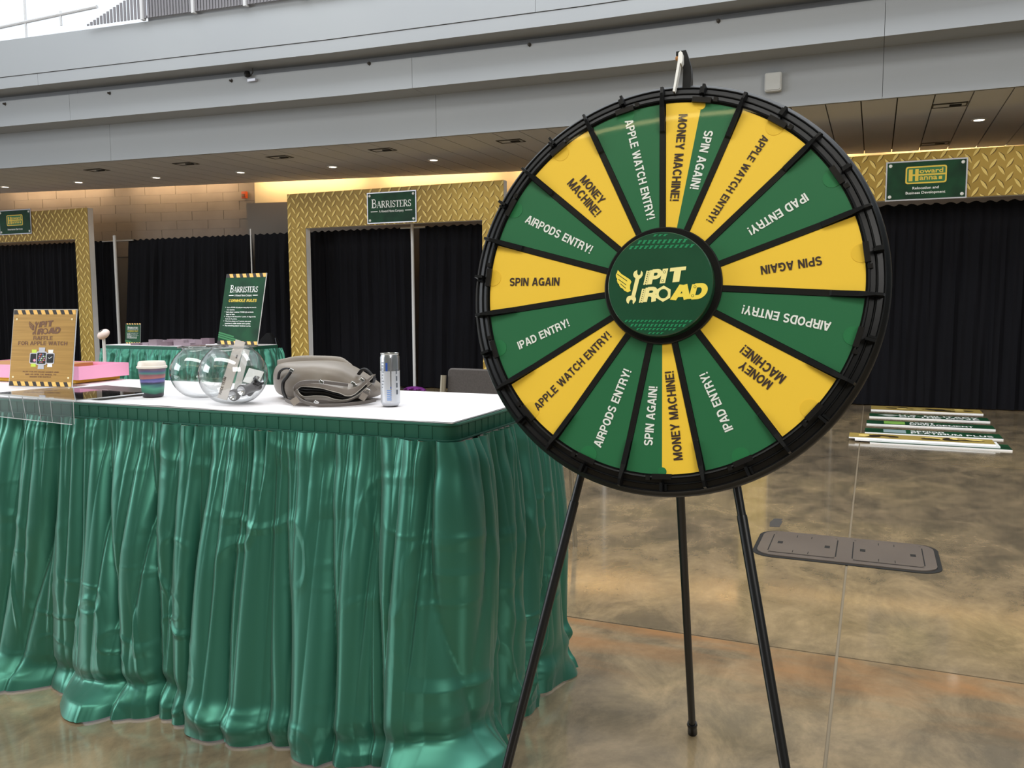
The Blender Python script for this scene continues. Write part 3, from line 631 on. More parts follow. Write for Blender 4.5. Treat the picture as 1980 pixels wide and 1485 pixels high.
# ================================================================== CLOTH SURFACES
def vnoise(nx, ny, X, Y, rng):
    g = rng.rand(nx+3, ny+3); fx = X*nx; fy = Y*ny; ix = np.clip(fx.astype(int), 0, nx); iy = np.clip(fy.astype(int), 0, ny); u = fx-ix; v = fy-iy
    u = u*u*(3-2*u); v = v*v*(3-2*v)
    return (g[ix, iy]*(1-u)*(1-v)+g[ix+1, iy]*u*(1-v)+g[ix, iy+1]*(1-u)*v+g[ix+1, iy+1]*u*v)*2-1
def skirt_mesh(path, z1, ns, nv, seed, zb=.006, big=None, scale=1.0, mname='satin', flare=.07):
    """path: dense list of (x,y,nx,ny) along the table edge."""
    rng = np.random.RandomState(seed); P = np.array(path); L_ = np.r_[0, np.cumsum(np.hypot(np.diff(P[:, 0]), np.diff(P[:, 1])))]; tot = L_[-1]
    s = np.linspace(0, tot, ns+1); px = np.interp(s, L_, P[:, 0]); py = np.interp(s, L_, P[:, 1]); qx = np.interp(s, L_, P[:, 2]); qy = np.interp(s, L_, P[:, 3])
    nn = np.hypot(qx, qy); qx /= nn; qy /= nn
    v = np.linspace(0, 1, nv+1)**1.0; Sg, Vg = np.meshgrid(s, v, indexing='ij'); U = Sg/tot
    nz = lambda a, b: vnoise(max(1, int(a)), b, U, Vg, rng)
    ridge = lambda ph, k=.55: np.abs(np.sin((ph+k*np.sin(ph))/2))**.8
    side = np.interp(Sg, [0, tot-.75, tot-.62, tot], [1, 1, .45, .45]) if big is not None else 1.0
    w1 = Sg/(.050*scale)*2*PI+4.0*nz(tot/.12, 1)+.8*nz(tot/.07, 2)
    w2 = Sg/(.150*scale)*2*PI+3.4*nz(tot/.34, 1)+1.0*nz(tot/.25, 2)
    w3 = Sg/(.085*scale)*2*PI+4.0*nz(tot/.20, 1)
    D = .020*scale*ridge(w1)*np.exp(-Vg*7)*(1+.6*nz(tot/.1, 1))
    D += .043*scale*(1-.75*np.exp(-Vg*7))*(1-.25*Vg)*ridge(w2)*(1+.6*nz(tot/.3, 1))
    D += .017*scale*np.exp(-((Vg-.35)/.4)**2)*ridge(w3)*(1+.8*nz(tot/.2, 2))
    D += .010*scale*np.exp(-((Vg-.07)/.05)**2)*nz(tot/.045, 6)
    if big is not None:
        val = np.array(big); k = np.interp(Sg+.03*nz(tot/.35, 1)*Vg, val, np.arange(len(val))); D += .075*side*Vg**1.15*np.abs(np.sin(PI*k))**.7
    else: D += .05*scale*Vg*ridge(Sg/.4*2*PI+2*nz(tot/.5, 1))
    D += flare*side*Vg**1.2
    # slanting creases
    for sl, ny_, am in ((.16, 4, .0085), (-.22, 5, .0080), (.30, 9, .0040), (-.12, 13, .0030)):
        c2 = vnoise(int(tot/.10), ny_, np.clip(U+sl*Vg*.5/tot, 0, 1), Vg, rng)
        m2 = np.clip(nz(tot/.3, 3)+.2, 0, 1)
        D += scale*am*(1-np.abs(c2)*4.5).clip(0, 1)*m2*(.35+Vg)
    D += scale*.007*nz(tot/.16, 3)*Vg
    hem = np.clip((Vg-.88)/.12, 0, 1); hn = nz(tot/.22, 1); hn2 = nz(tot/.09, 3)
    D += (hem**1.8*scale*(.008+.075*np.clip(hn, -.15, 1))+hem*.008*hn2*scale)
    D += .030*np.exp(-((Vg-.90+.05*nz(tot/.3, 1))/.035)**2)*vnoise(int(tot/.22), 2, U, Vg, rng)*scale
    D += .004
    lat = .010*nz(tot/.3, 1)*Vg
    X = px[:, None]+qx[:, None]*D+(-qy[:, None])*lat; Y = py[:, None]+qy[:, None]*D+qx[:, None]*lat
    Zt = z1; Z = Zt-(Zt-zb)*Vg+.035*hem**2*np.clip(hn+.1, 0, 1)*scale*np.clip(1-Vg, 0, .02)*50
    V = np.stack([X, Y, Z], -1).reshape(-1, 3); n1 = nv+1
    i, j = np.meshgrid(np.arange(ns), np.arange(nv), indexing='ij'); a0 = (i*n1+j).ravel()
    Fq = np.stack([a0, a0+1, a0+n1+1, a0+n1], -1)
    me = bpy.data.meshes.new('skirt'); me.vertices.add(len(V)); me.vertices.foreach_set('co', V.ravel().astype(np.float32))
    me.loops.add(Fq.size); me.loops.foreach_set('vertex_index', Fq.ravel().astype(np.int32)); me.polygons.add(len(Fq))
    me.polygons.foreach_set('loop_start', np.arange(0, Fq.size, 4, dtype=np.int32)); me.update(calc_edges=True)
    me.polygons.foreach_set('use_smooth', np.ones(len(Fq), bool)); me.materials.append(M[mname]); me.update(); return me
def edge_path(xl, xr, yf, yb, r=.03, left=False):
    pts = []
    if left: pts += [(xl, yb-(yb-yf)*i/10, -1, 0) for i in range(10)]
    pts += [(xl+(xr-r-xl)*i/40, yf, 0, -1) for i in range(41)]
    for k in range(1, 10):
        a = -PI/2+PI/2*k/10; pts.append((xr-r+r*math.cos(a), yf+r+r*math.sin(a), math.cos(a), math.sin(a)))
    pts += [(xr, yf+r+(yb-yf-r)*i/14, 1, 0) for i in range(15)]
    return pts

# ------------------------------------------------------------------ main table
TX0, TX1, TY0, TY1, TZ = -3.42, -.984, 1.915, 2.575, .90
t = thing('folding_table', 'long counter-height folding table under the white cloth', 'table', ((TX0+TX1)/2, (TY0+TY1)/2, 0))
w, d = (TX1-TX0)/2, (TY1-TY0)/2
obj('tabletop', MB().box(-w+.004, w-.004, -d+.004, d-.004, TZ-.035, TZ-.003), 'greyp', t)
for sx in (-1, 1):
    for sy in (-1, 1): obj('leg', MB().tube([(sx*(w-.2), sy*(d-.1), 0), (sx*(w-.2), sy*(d-.1), TZ-.035)], .014), 'steelblk', t)
n, mrows = 120, 30; rng = np.random.RandomState(5)
u, v = np.meshgrid(np.linspace(0, 1, n+1), np.linspace(0, 1, mrows+1), indexing='ij')
zz = TZ-.001+.0018*(vnoise(14, 4, u, v, rng)+1)*.5+.0012*(1-np.abs(vnoise(9, 3, u, v, rng))*4).clip(0, 1)
X = TX0-.004+(TX1-TX0+.008)*u; Y = TY0-.004+(TY1-TY0+.008)*v
V = np.stack([X, Y, zz], -1).reshape(-1, 3); Fc = [(i*(mrows+1)+j, (i+1)*(mrows+1)+j, (i+1)*(mrows+1)+j+1, i*(mrows+1)+j+1) for i in range(n) for j in range(mrows)]
mb = MB().add([tuple(p) for p in V], Fc, 'cloth', None, True)
mb.box(TX0-.004, TX1+.004, TY0-.004, TY1+.004, TZ-.0028, TZ-.0012, 'cloth')
o = obj('tablecloth', mb); o['label'] = 'white plastic tablecloth on the long table at left'; o['category'] = 'tablecloth'
ep = edge_path(TX0, TX1+.004, TY0-.004, TY1)
sk = thing('table_skirt', 'pleated shiny green satin skirt hanging round the long table to the floor', 'table skirt', (0, 0, 0))
Lx = lambda x: x-TX0
big = [Lx(-3.42), Lx(-3.05), Lx(-2.72), Lx(-2.33), Lx(-1.84), Lx(-1.50), Lx(-1.18), Lx(-.90), Lx(-.90)+.3, Lx(-.90)+.62, Lx(-.90)+.8]
me = skirt_mesh(ep, TZ-.045, 1300, 230, 11, big=big); link('pleated_panel', me, sk)
# flat heading band with clip tabs
mb = MB(); bp = ep
def bandmesh(mb, off0, off1, z0, z1, m):
    V = []; 
    for (x, y, nx, ny) in bp:
        for (o_, z) in ((off0, z0), (off1, z0), (off1, z1), (off0, z1)): V.append((x+nx*o_, y+ny*o_, z))
    K = len(bp); Fq = [(4*i+q, 4*i+(q+1) % 4, 4*i+4+(q+1) % 4, 4*i+4+q) for i in range(K-1) for q in range(4)]
    mb.add(V, Fq, m)
bandmesh(mb, .002, .0075, TZ-.052, TZ-.004, 'band'); bandmesh(mb, .007, .010, TZ-.050, TZ-.046, 'satin'); bandmesh(mb, .007, .0095, TZ-.009, TZ-.005, 'satin')
obj('heading_band', mb, None, sk)
tab = MB().box(-.016, .016, -.0012, 0, -.044, -.010).mesh('clip_tab', 'gclip')
for i in range(60):
    x = TX0+.02+i*.0405
    if x < TX1-.03: link('clip_tab', tab, sk, TR(x, TY0-.004-.0075, TZ))
for i in range(15): link('clip_tab', tab, sk, TR(TX1+.004+.0075, TY0+.05+i*.0405, TZ, rz=PI/2))

# ------------------------------------------------------------------ second table
AX0, AX1, AY0, AY1, AZ = -8.08, -6.22, 7.08, 7.80, .76
t = thing('side_table', 'small skirted table with piled cards beyond the long table', 'table', ((AX0+AX1)/2, (AY0+AY1)/2, 0)); w, d = (AX1-AX0)/2, (AY1-AY0)/2
obj('tabletop', MB().box(-w, w, -d, d, AZ-.03, AZ-.002), 'cloth', t)
for sx in (-1, 1):
    for sy in (-1, 1): obj('leg', MB().tube([(sx*(w-.2), sy*(d-.1), 0), (sx*(w-.2), sy*(d-.1), AZ-.03)], .014), 'steelblk', t)
sk2 = thing('table_skirt', 'pleated green satin skirt on the small table in the background', 'table skirt', (0, 0, 0))
ep2 = edge_path(AX0, AX1+.003, AY0-.003, AY1, left=True)
link('pleated_panel', skirt_mesh(ep2, AZ-.04, 620, 60, 4, scale=1.5, flare=.04), sk2)
bp = ep2; mb = MB(); bandmesh(mb, .001, .008, AZ-.05, AZ-.006, 'band'); obj('heading_band', mb, None, sk2)
rr = random.Random(3)
k = 0
for i in range(12):
    for j in range(3):
        x = AX0+.42+i*.15+rr.uniform(-.02, .02); y = AY0+.1+j*.2+rr.uniform(-.03, .03); hh = rr.uniform(.012, .04)+(.03 if 1 < i < 5 else 0)
        if x > AX1-.1 or (j > 0 and -6.75 < x): continue
        if y > 7.2 and x > -7.0: continue
        o = obj('card_stack', MB().box(-.06, .06, -.045, .045, 0, hh), 'mauve' if (i+j) % 3 else 'mauve2', None, TR(x, y, AZ-.002, rz=rr.uniform(-.3, .3)))
        o['label'] = 'low pile of mauve cards on the small background table'; o['category'] = 'cards'; o['group'] = 'piles of cards on the small table'

# ------------------------------------------------------------------ sign boards with print
def zebra(mb, x0, x1, y0, y1, T, n=8, z=.0004):
    quad(mb, x0, x1, y0, y1, 'zb', T, z); p = (x1-x0)/n; hh = y1-y0
    for i in range(n):
        a = x0+i*p+p*.45; pts = [(a, y1), (a+p*.52, y1), (a+p*.52+p*.22, y0), (a+p*.22, y0)]
        pts = [(min(q[0], x1), q[1], z+.0003) for q in pts]; mb.poly(pts, 'zy', T)
LOGO = dict(
 wing=[(262, 600), (300, 640), (352, 672), (390, 697), (402, 716), (390, 750), (392, 790), (402, 806), (370, 818), (338, 803), (318, 780), (300, 773), (285, 752), (282, 740), (268, 728), (258, 700), (262, 690), (248, 668), (245, 645), (255, 625)],
 ribs=[[(258, 640), (360, 710)], [(272, 690), (352, 747)], [(296, 735), (350, 780)]],
 head=[(452, 603), (455, 640), (468, 656), (485, 648), (492, 610), (508, 630), (508, 655), (495, 678), (478, 692), (445, 862), (408, 855), (440, 685), (420, 665), (415, 645), (424, 620)],
 foot=[(408, 850), (445, 858), (455, 880), (455, 900), (432, 935), (424, 920), (425, 898), (408, 888), (395, 900), (385, 930), (370, 920), (360, 895), (365, 870), (380, 855)])
def pit_logo(mb, T, cx, cy, k, c1, c2, bg, z=0):
    q = lambda P: [(cx+(p[0]-672)*k, cy-(p[1]-740)*k, z) for p in P]
    mb.poly(q(LOGO['wing']), c1, T); mb.poly(q(LOGO['head']), c2, T); mb.poly(q(LOGO['foot']), c2, T)
    for r in LOGO['ribs']:
        for s in stroke2d(r, 6): mb.poly([(a, b, c+.0002) for a, b, c in q(s)], bg, T)
    def let(ch, bl, xv, yv, m):
        w, st = G(ch)
        for kz, s_ in enumerate(st):
            for s in stroke2d(s_[0], s_[1]*1.5, len(s_) > 2 and s_[2]):
                mb.poly([(a, b, c+kz*3e-5) for a, b, c in q([(bl[0]+p[0]/w*xv[0]+p[1]*yv[0], bl[1]+p[0]/w*xv[1]+p[1]*yv[1]) for p in s])], m, T)
    def plate(bl, xv, yv, m): mb.poly(q([bl, (bl[0]+xv[0], bl[1]+xv[1]), (bl[0]+xv[0]+yv[0], bl[1]+xv[1]+yv[1]), (bl[0]+yv[0], bl[1]+yv[1])]), m, T)
    def dot(c, r, m, dz, n=10): mb.poly([(a, b, z+dz) for a, b, _ in q([(c[0]+r*math.cos(-t*2*PI/n), c[1]+r*math.sin(-t*2*PI/n)) for t in range(n)][::-1])], m, T)
    for bl in ((518, 748), (484, 920)):
        plate(bl, (16, 0), (25, -135), c2); plate((bl[0]+24, bl[1]), (14, 0), (25, -135), c2)
        for i in range(7): plate((bl[0]+14+i*3.7, bl[1]-8-i*19), (12, 0), (2, -9), c2)
    let('P', (560, 746), (112, -8), (25, -138), c2); plate((674, 738), (52, -4), (24, -140), c2); let('T', (752, 732), (150, -12), (16, -136), c2)
    for c in ((716, 628), (702, 710)): dot(c, 13, bg, .0002); dot(c, 9, c2, .0003)
    let('R', (526, 914), (112, -5), (25, -138), c2)
    hexa = [(715+78*math.cos(math.radians(90+60*i)), 835-78*math.sin(math.radians(90+60*i))) for i in range(6)]
    mb.poly(q(hexa), c2, T); dot((715, 835), 44, bg, .0002, 18)
    let('A', (790, 896), (168, -8), (25, -140), c1); let('D', (962, 887), (140, -8), (28, -138), c1)
    for c in ((1008, 773), (990, 857)): dot(c, 13, bg, .0002); dot(c, 9, c1, .0003)

# gold raffle sign in an acrylic stand
A = Vector((-2.966, 2.165, .9028)); B = A+Vector((math.cos(.17), math.sin(.17), 0))*.272
ang = math.atan2(B.y-A.y, B.x-A.x); SW, SH = (B-A).length, .287
base = Matrix.Translation((A+B)/2) @ Matrix.Rotation(ang, 4, 'Z')
t = thing('raffle_sign', 'brushed gold raffle sign in a clear acrylic stand at the left end of the table', 'sign', mtx=base)
F = Matrix.Rotation(PI/2-.16, 4, 'X')      # local: x right, y up, z towards viewer, leaning back
obj('acrylic_sheet', MB().prism([(-SW/2-.003, 0), (SW/2+.003, 0), (SW/2+.003, SH+.003), (-SW/2-.003, SH+.003)], -.004, -.0015, None, F), 'acrylic_edge', t)
obj('acrylic_foot', MB().box(-SW/2, SW/2, .0, .09, 0, .0025), 'acrylic', t)
face = obj('poster', MB().prism([(-SW/2, .002), (SW/2, .002), (SW/2, SH), (-SW/2, SH)], -.0015, 0, None, F), 'gbrass', t)
mb = MB(); zebra(mb, -SW/2, SW/2, SH-.017, SH-.001, F); zebra(mb, -SW/2, SW/2, .003, .019, F)
pit_logo(mb, F @ Matrix.Translation((0, 0, .0006)), .002, SH*.775, .000160, 'brown', 'brown', 'gbrass')
T2 = F @ Matrix.Translation((0, 0, .0006))
put_text(mb, 'RAFFLE', 0, SH*.607, SW*.31, 'brown', T2, height=.0145); put_text(mb, 'FOR APPLE WATCH', 0, SH*.54, SW*.79, 'brown', T2, height=.0145)
for s, yy, wd in (('PLAY THE PIT ROAD GAMES AND', .185, .58), ('AND OR SPIN THE WHEEL TO', .152, .5), ('ENTER THE RAFFLE', .12, .34)): put_text(mb, s, 0, SH*yy, SW*wd, 'brown', T2, height=.005)
obj('lettering', mb, None, face)
for sx in (-1, 1):
    for yy in (.035, SH-.035): obj('rivet', MB().lathe([(.0001, .003), (.0028, .002), (.004, 0)], 12, None, F @ Matrix.Translation((sx*(SW/2-.015), yy, 0))), 'rivet', face)
wt = MB(); lime = mat('strap_lime', 'c8e04a', .5); scr = mat('watch_screen', '262629', .3); cs = mat('watch_case', 'c9c9d2', .35)
for cx, st, wd, dz in ((-.034, lime, .028, 0), (.038, 'white', .028, 0), (.0, 'silver', .034, .0006)):
    k = .8 if cx else 1.0; yy = SH*.37; Tz = T2 @ Matrix.Translation((cx, yy, dz))
    wt.poly([(-.014*k, .04*k), (-.012*k, .02*k), (.012*k, .02*k), (.014*k, .04*k)][::-1], st, Tz); wt.poly([(-.014*k, -.04*k), (.014*k, -.04*k), (.012*k, -.02*k), (-.012*k, -.02*k)], st, Tz)
    wt.poly([(a, b, .0003) for a, b in rrect(-.0225*k, .0225*k, -.025*k, .025*k, .005)], cs, Tz); wt.poly([(a, b, .0005) for a, b in rrect(-.019*k, .019*k, -.021*k, .021*k, .004)], scr, Tz)
    if dz:
        for i in range(-2, 3):
            for j in range(-2, 3):
                if abs(i)+abs(j) < 4: wt.poly([(i*.0065+(.003 if j % 2 else 0)+.0026*math.cos(q*PI/3), j*.0072+.0026*math.sin(q*PI/3), .0007) for q in range(6)], ['white', 'orange', 'lime', 'canlight', 'pink'][(i*2+j*3) % 5], Tz)
    elif cx < 0: wt.poly([(.004+.006*math.cos(q*PI/4), -.008+.005*math.sin(q*PI/4), .0007) for q in range(8)], 'pink', Tz)
    else:
        for s in stroke2d([(-.008, .003), (-.003, -.001), (.009, .007)], .0014): wt.poly([(p[0], p[1], .0007) for p in s], 'white', Tz)
obj('watch_picture', wt, None, face)

# pink and yellow boxes behind the sign
bx = thing('yellow_box', 'flat yellow box under the pink tray at the left end', 'box', (-3.135, 2.435, .9025), .05)
obj('body', MB().box(-.30, .30, -.11, .11, 0, .010), 'yellowbox', bx); obj('lid', MB().box(-.302, .302, -.112, .112, .0105, .014), 'yellowbox', bx)
bx = thing('pink_box', 'open pink bakery tray resting on the yellow box', 'box', (-3.13, 2.435, .917), .05)
pk = MB(); pk.box(-.33, .33, -.125, .125, 0, .003); pk.box(-.33, .33, -.125, -.122, .003, .052); pk.box(-.33, .33, .122, .125, .003, .052); pk.box(-.33, -.327, -.122, .122, .003, .052); pk.box(.327, .33, -.122, .122, .003, .052)
obj('tray', pk, 'pink', bx); obj('liner', MB().box(-.32, .15, -.115, .115, .003, .05), 'kraft', bx)

# laptop and clear card holder
lt = thing('laptop', 'closed dark grey laptop lying by the front edge of the table', 'laptop', (-2.40, 2.09, .9025), math.radians(-8))
obj('base', MB().prism(rrect(-.16, .16, -.115, .115, .012), 0, .007), 'laptop', lt)
lid = obj('lid', MB().prism(rrect(-.16, .16, -.115, .115, .012), .0076, .013), 'laptop', lt)
obj('emblem', MB().prism(arc(0, 0, .02, .016, 0, 360, 14)[:-1], .013, .0133).prism([(.002, .02), (.006, .016), (.012, .028), (.006, .03)], .013, .0133), 'logo', lid, kind='stuff')
hd = thing('card_holder', 'clear acrylic card holder hanging over the front edge of the table', 'holder', (-2.41, 1.868, .917), math.radians(-7))
obj('sheet', MB().box(-.225, .225, 0, .2, 0, .0025), 'acrylic', hd)
obj('front_panel', MB().box(-.205, .205, -.034, -.0315, -.072, -.002), 'acrylic', hd)
obj('lip', MB().box(-.225, .225, -.0315, 0, 0, .0025), 'acrylic', hd)
for x in (-.205, -.12, -.05, .03, .09, .2): obj('divider', MB().tube([(x*1.06, -.032, -.001), (x*1.0+.012, -.0325, -.071)], .0011, 6), 'acrylic_edge', hd)
obj('edge_strip', MB().box(-.225, .225, -.0335, -.0318, -.002, .0028).box(-.205, .205, -.036, -.034, -.0735, -.0715).box(.225, .2265, -.03, .2, 0, .003), 'acrylic_edge', hd)

# coffee cup
def stripes():
    m = bpy.data.materials.new('painted_stripes'); m.use_nodes = True; nt = m.node_tree; b = nt.nodes['Principled BSDF']; L = nt.links.new
    tc = nt.nodes.new('ShaderNodeTexCoord'); mp = nt.nodes.new('ShaderNodeMapping'); mp.inputs['Scale'].default_value = (6, 6, 26)
    n = nt.nodes.new('ShaderNodeTexNoise'); n.inputs['Scale'].default_value = 1.4; n.inputs['Detail'].default_value = 4; n.inputs['Distortion'].default_value = .6
    sp = nt.nodes.new('ShaderNodeSeparateXYZ'); ad = nt.nodes.new('ShaderNodeMath'); ad.operation = 'MULTIPLY_ADD'; mr = nt.nodes.new('ShaderNodeMapRange')
    mr.inputs[1].default_value = 0; mr.inputs[2].default_value = .1
    L(tc.outputs['Object'], mp.inputs[0]); L(mp.outputs[0], n.inputs[0]); L(tc.outputs['Object'], sp.inputs[0]); L(sp.outputs[2], mr.inputs[0])
    L(n.outputs[0], ad.inputs[0]); ad.inputs[1].default_value = .30
    sb = nt.nodes.new('ShaderNodeMath'); sb.operation = 'SUBTRACT'; sb.inputs[1].default_value = .15; L(mr.outputs[0], sb.inputs[0]); L(sb.outputs[0], ad.inputs[2])
    r = nt.nodes.new('ShaderNodeValToRGB'); cr = r.color_ramp
    cols = [(0, '2c2a30'), (.1, '35333c'), (.14, '2f6b58'), (.28, '4f9a80'), (.38, '3c6a72'), (.46, '2f2f48'), (.52, '7a74b4'), (.6, '40508c'), (.64, 'b4746c'), (.72, '8a5a68'), (.77, '4c8a80'), (.85, '5c5c88'), (.92, '7c6a78'), (1, '5a5866')]
    cr.elements[0].position = 0; cr.elements[0].color = srgb(cols[0][1]); cr.elements[1].position = 1; cr.elements[1].color = srgb(cols[-1][1])
    for p, c in cols[1:-1]: e = cr.elements.new(p); e.color = srgb(c)
    L(ad.outputs[0], r.inputs[0]); L(r.outputs[0], b.inputs['Base Color']); b.inputs['Roughness'].default_value = .5; return m
t = thing('coffee_cup', 'paper coffee cup with painted colour stripes and cream lid', 'cup', (-2.180, 2.095, .9025))
obj('body', MB().lathe([(.0001, .003), (.030, .003), (.031, 0), (.0325, .002), (.043, .098), (.041, .098)], 40), stripes(), t)
obj('lid', MB().lathe([(.0428, .094), (.047, .094), (.0475, .100), (.044, .102), (.0425, .112), (.040, .116), (.037, .1155), (.036, .110), (.0001, .109)], 40), 'lid', t)

# ------------------------------------------------------------------ fish bowls
def bowl(label, x, y, R_, Hh, name='glass_bowl'):
    t = thing(name, label, 'bowl', (x, y, .9025), 0, 'clear round bowls')
    prof = [(.0001, .002), (R_*.38, .002)]
    for i in range(1, 19):
        a = math.radians(-62+i*(62+52)/18); prof.append((R_*math.cos(a)*(1.0), Hh*.52+Hh*.56*math.sin(a)))
    rt_ = prof[-1][0]; zt = prof[-1][1]; prof += [(rt_-.002, zt+.006), (rt_+.012, zt+.009), (rt_+.013, zt+.012), (rt_-.004, zt+.011)]
    obj('shell', MB().lathe(prof, 56), 'bowl', t)
    obj('rim', MB().lathe([(rt_+.009+.004*math.cos(a), zt+.0105+.0022*math.sin(a)) for a in [k*PI/4 for k in range(8)]], 56, closed=True), 'acrylic', t)
    return t
bowl('empty clear round bowl, the one nearer the coffee cup', -1.995, 2.125, .100, .160)
bowl('clear round bowl in front, holding papers and torches', -1.79, 2.035, .102, .170)
# contents
cx, cy, cz = -1.79, 2.035, .906
def along(px, pz, dd=0): return Vector((cx, cy, cz))+R0*px+Vector((0, 0, pz))+Vector((-math.sin(YAW), math.cos(YAW), 0))*dd
def slab_between(name, label, p0, p1, wd, th, m, cat, group=None, text=None):
    t = thing(name, label, cat, p0, 0, group); d = (p1-p0); L_ = d.length; d.normalize(); sx = (R0-d*R0.dot(d)).normalized(); nn = sx.cross(d)
    T = Matrix(((sx.x, d.x, nn.x, 0), (sx.y, d.y, nn.y, 0), (sx.z, d.z, nn.z, 0), (0, 0, 0, 1)))
    obj('sheet', MB().box(-wd/2, wd/2, 0, L_, -th/2, th/2, None, T), m, t)
    if text:
        mb = MB(); Tt = T @ Matrix.Translation((-wd*.18, 0, th/2+.0004)) @ Matrix.Rotation(PI/2, 4, 'Z')
        for s, a, hh, off in text: put_text(mb, s, a, off, None, 'ink', Tt, height=hh, align='L')
        obj('lettering', mb, None, t)
    return t
slab_between('paper_strip', 'tall printed paper strip leaning out of the front bowl', along(-.028, .012, -.025), along(.026, .187, .0), .030, .004, 'paper', 'paper', text=[('RACE TEAM', .012, .008, .001), ('WIN', .13, .005, -.012)])
slab_between('paper_strip', 'folded white paper behind the printed strip in the front bowl', along(.002, .022, .008), along(.040, .160, .012), .020, .0015, 'white', 'paper')
slab_between('paper_scrap', 'small white paper scrap low in the front bowl', along(.045, .055, .02), along(.058, .095, .045), .05, .001, 'white', 'paper')
def torch(label, a, b, tilt=0):
    t = thing('torch', label, 'torch', a, 0, 'torches in the bowl'); d = (b-a); L_ = d.length; q = d.to_track_quat('Z', 'Y').to_matrix().to_4x4()
    obj('body', MB().lathe([(.0001, .004), (.0125, .004), (.0135, .010), (.0135, L_*.8), (.0175, L_*.86), (.0175, L_-.002), (.0115, L_-.001)], 22, None, q), 'torch', t)
    obj('lens', MB().lathe([(.0001, L_-.010), (.006, L_-.008), (.0112, L_-.001), (.0135, L_+.0008), (.0138, L_-.001)], 22, None, q), 'lens', t)
torch('black torch pointing forward, left of the two in the front bowl', along(.03, .040, .07), along(.004, .022, -.025))
torch('black torch pointing forward, right of the two in the front bowl', along(.062, .044, .055), along(.034, .038, -.035))
torch('black torch leaning against the right side of the front bowl', along(.030, .020, .03), along(.074, .068, .02))

# ------------------------------------------------------------------ handbag
bo = Vector((-1.54, 2.215, .9025)); U_ = Vector((math.cos(YAW), math.sin(YAW), 0)); W_ = Vector((-math.sin(YAW), math.cos(YAW), 0))
MT = Matrix(((U_.x, W_.x, 0, bo.x), (U_.y, W_.y, 0, bo.y), (0, 0, 1, bo.z), (0, 0, 0, 1)))
hb = thing('handbag', 'taupe leather handbag lying open on its side between bowl and can', 'handbag', mtx=MT)
def loft(prof, n=26, m='taupe', jitter=0, seed=0):
    # prof rows: x, ztop, zbot, yhalf, ycentre
    rng = random.Random(seed); v = []; f = []; K = len(prof)
    for (x, zt, zb, yh, yc) in prof:
        for q in range(n):
            a = 2*PI*q/n; c, s = math.cos(a), math.sin(a)
            sx = math.copysign(abs(c)**.72, c); sz = math.copysign(abs(s)**.72, s)
            jj = 1+jitter*math.sin(3*a+x*60)+rng.uniform(-1, 1)*jitter*.25
            v.append((x, yc+yh*sx*jj, (zt+zb)/2+(zt-zb)/2*sz))
    for i in range(K-1):
        for q in range(n): f.append((i*n+q, (i+1)*n+q, (i+1)*n+(q+1) % n, i*n+(q+1) % n))
    f.append(tuple(range(n))); f.append(tuple(range((K-1)*n, K*n))[::-1])
    return MB().add(v, f, m, None, True)
def rs(rows, k=5):     # resample rows smoothly
    A_ = np.array(rows, float); t0 = np.arange(len(A_)); t1 = np.linspace(0, len(A_)-1, (len(A_)-1)*k+1)
    out = np.stack([np.interp(t1, t0, A_[:, j]) for j in range(A_.shape[1])], -1)
    for _ in range(3): out[1:-1] = (out[:-2]+2*out[1:-1]+out[2:])/4
    return [tuple(r) for r in out]
body = obj('body', loft(rs([(-.225, .085, .03, .02, .115), (-.210, .108, .012, .050, .105), (-.17, .116, .003, .072, .075), (-.09, .121, .001, .088, .045), (-.02, .122, .001, .098, .03), (.02, .115, .001, .095, .03), (.055, .098, .002, .085, .03), (.09, .076, .003, .07, .03), (.12, .055, .008, .05, .035), (.14, .04, .018, .015, .04)]), jitter=.03, seed=2), None, hb)
obj('back_panel', loft(rs([(-.225, .118, .02, .012, .155), (-.15, .134, .02, .014, .13), (-.03, .133, .02, .014, .105), (.0, .128, .02, .014, .105), (.03, .105, .02, .012, .10)])), None, hb)
def curve(pts, n=8):
    P = [Vector(p) for p in pts]; out = []
    for i in range(len(P)-1):
        p0, p1, p2, p3 = P[max(i-1, 0)], P[i], P[i+1], P[min(i+2, len(P)-1)]
        for k in range(n):
            t_ = k/n; out.append(.5*((2*p1)+(-p0+p2)*t_+(2*p0-5*p1+4*p2-p3)*t_*t_+(-p0+3*p1-3*p2+p3)*t_**3))
    out.append(P[-1]); return out
def c2(pts, N=40):     # planar (u,z) curve resampled to N points
    c = curve([(p[0], 0, p[1]) for p in pts]); A_ = np.array([(q.x, q.z) for q in c]); L_ = np.r_[0, np.cumsum(np.hypot(*np.diff(A_, axis=0).T))]
    t_ = np.linspace(0, L_[-1], N); return [(float(np.interp(a, L_, A_[:, 0])), float(np.interp(a, L_, A_[:, 1]))) for a in t_]
up_ = c2([(-0.0991, 0.0436), (-0.0866, 0.0539), (-0.0647, 0.0549), (-0.0211, 0.0514), (0.0142, 0.0417), (0.0359, 0.0361), (0.0535, 0.0278), (0.074, 0.0304), (0.0935, 0.0455), (0.113, 0.0646), (0.1297, 0.0809)])
lo_ = c2([(-0.0965, 0.0408), (-0.0872, 0.0298), (-0.0737, 0.0237), (-0.0436, 0.0263), (-0.0081, 0.0253), (0.019, 0.0169), (0.0436, 0.0141), (0.0655, 0.0181), (0.0877, 0.029), (0.1099, 0.0481), (0.1275, 0.0631)])
bt_ = c2([(-0.090, 0.030), (-0.0659, 0.0104), (-0.0223, 0.0053), (0.0133, 0.0051), (0.0462, 0.0072), (0.0737, 0.0153), (0.1014, 0.0344), (0.1237, 0.0536)])
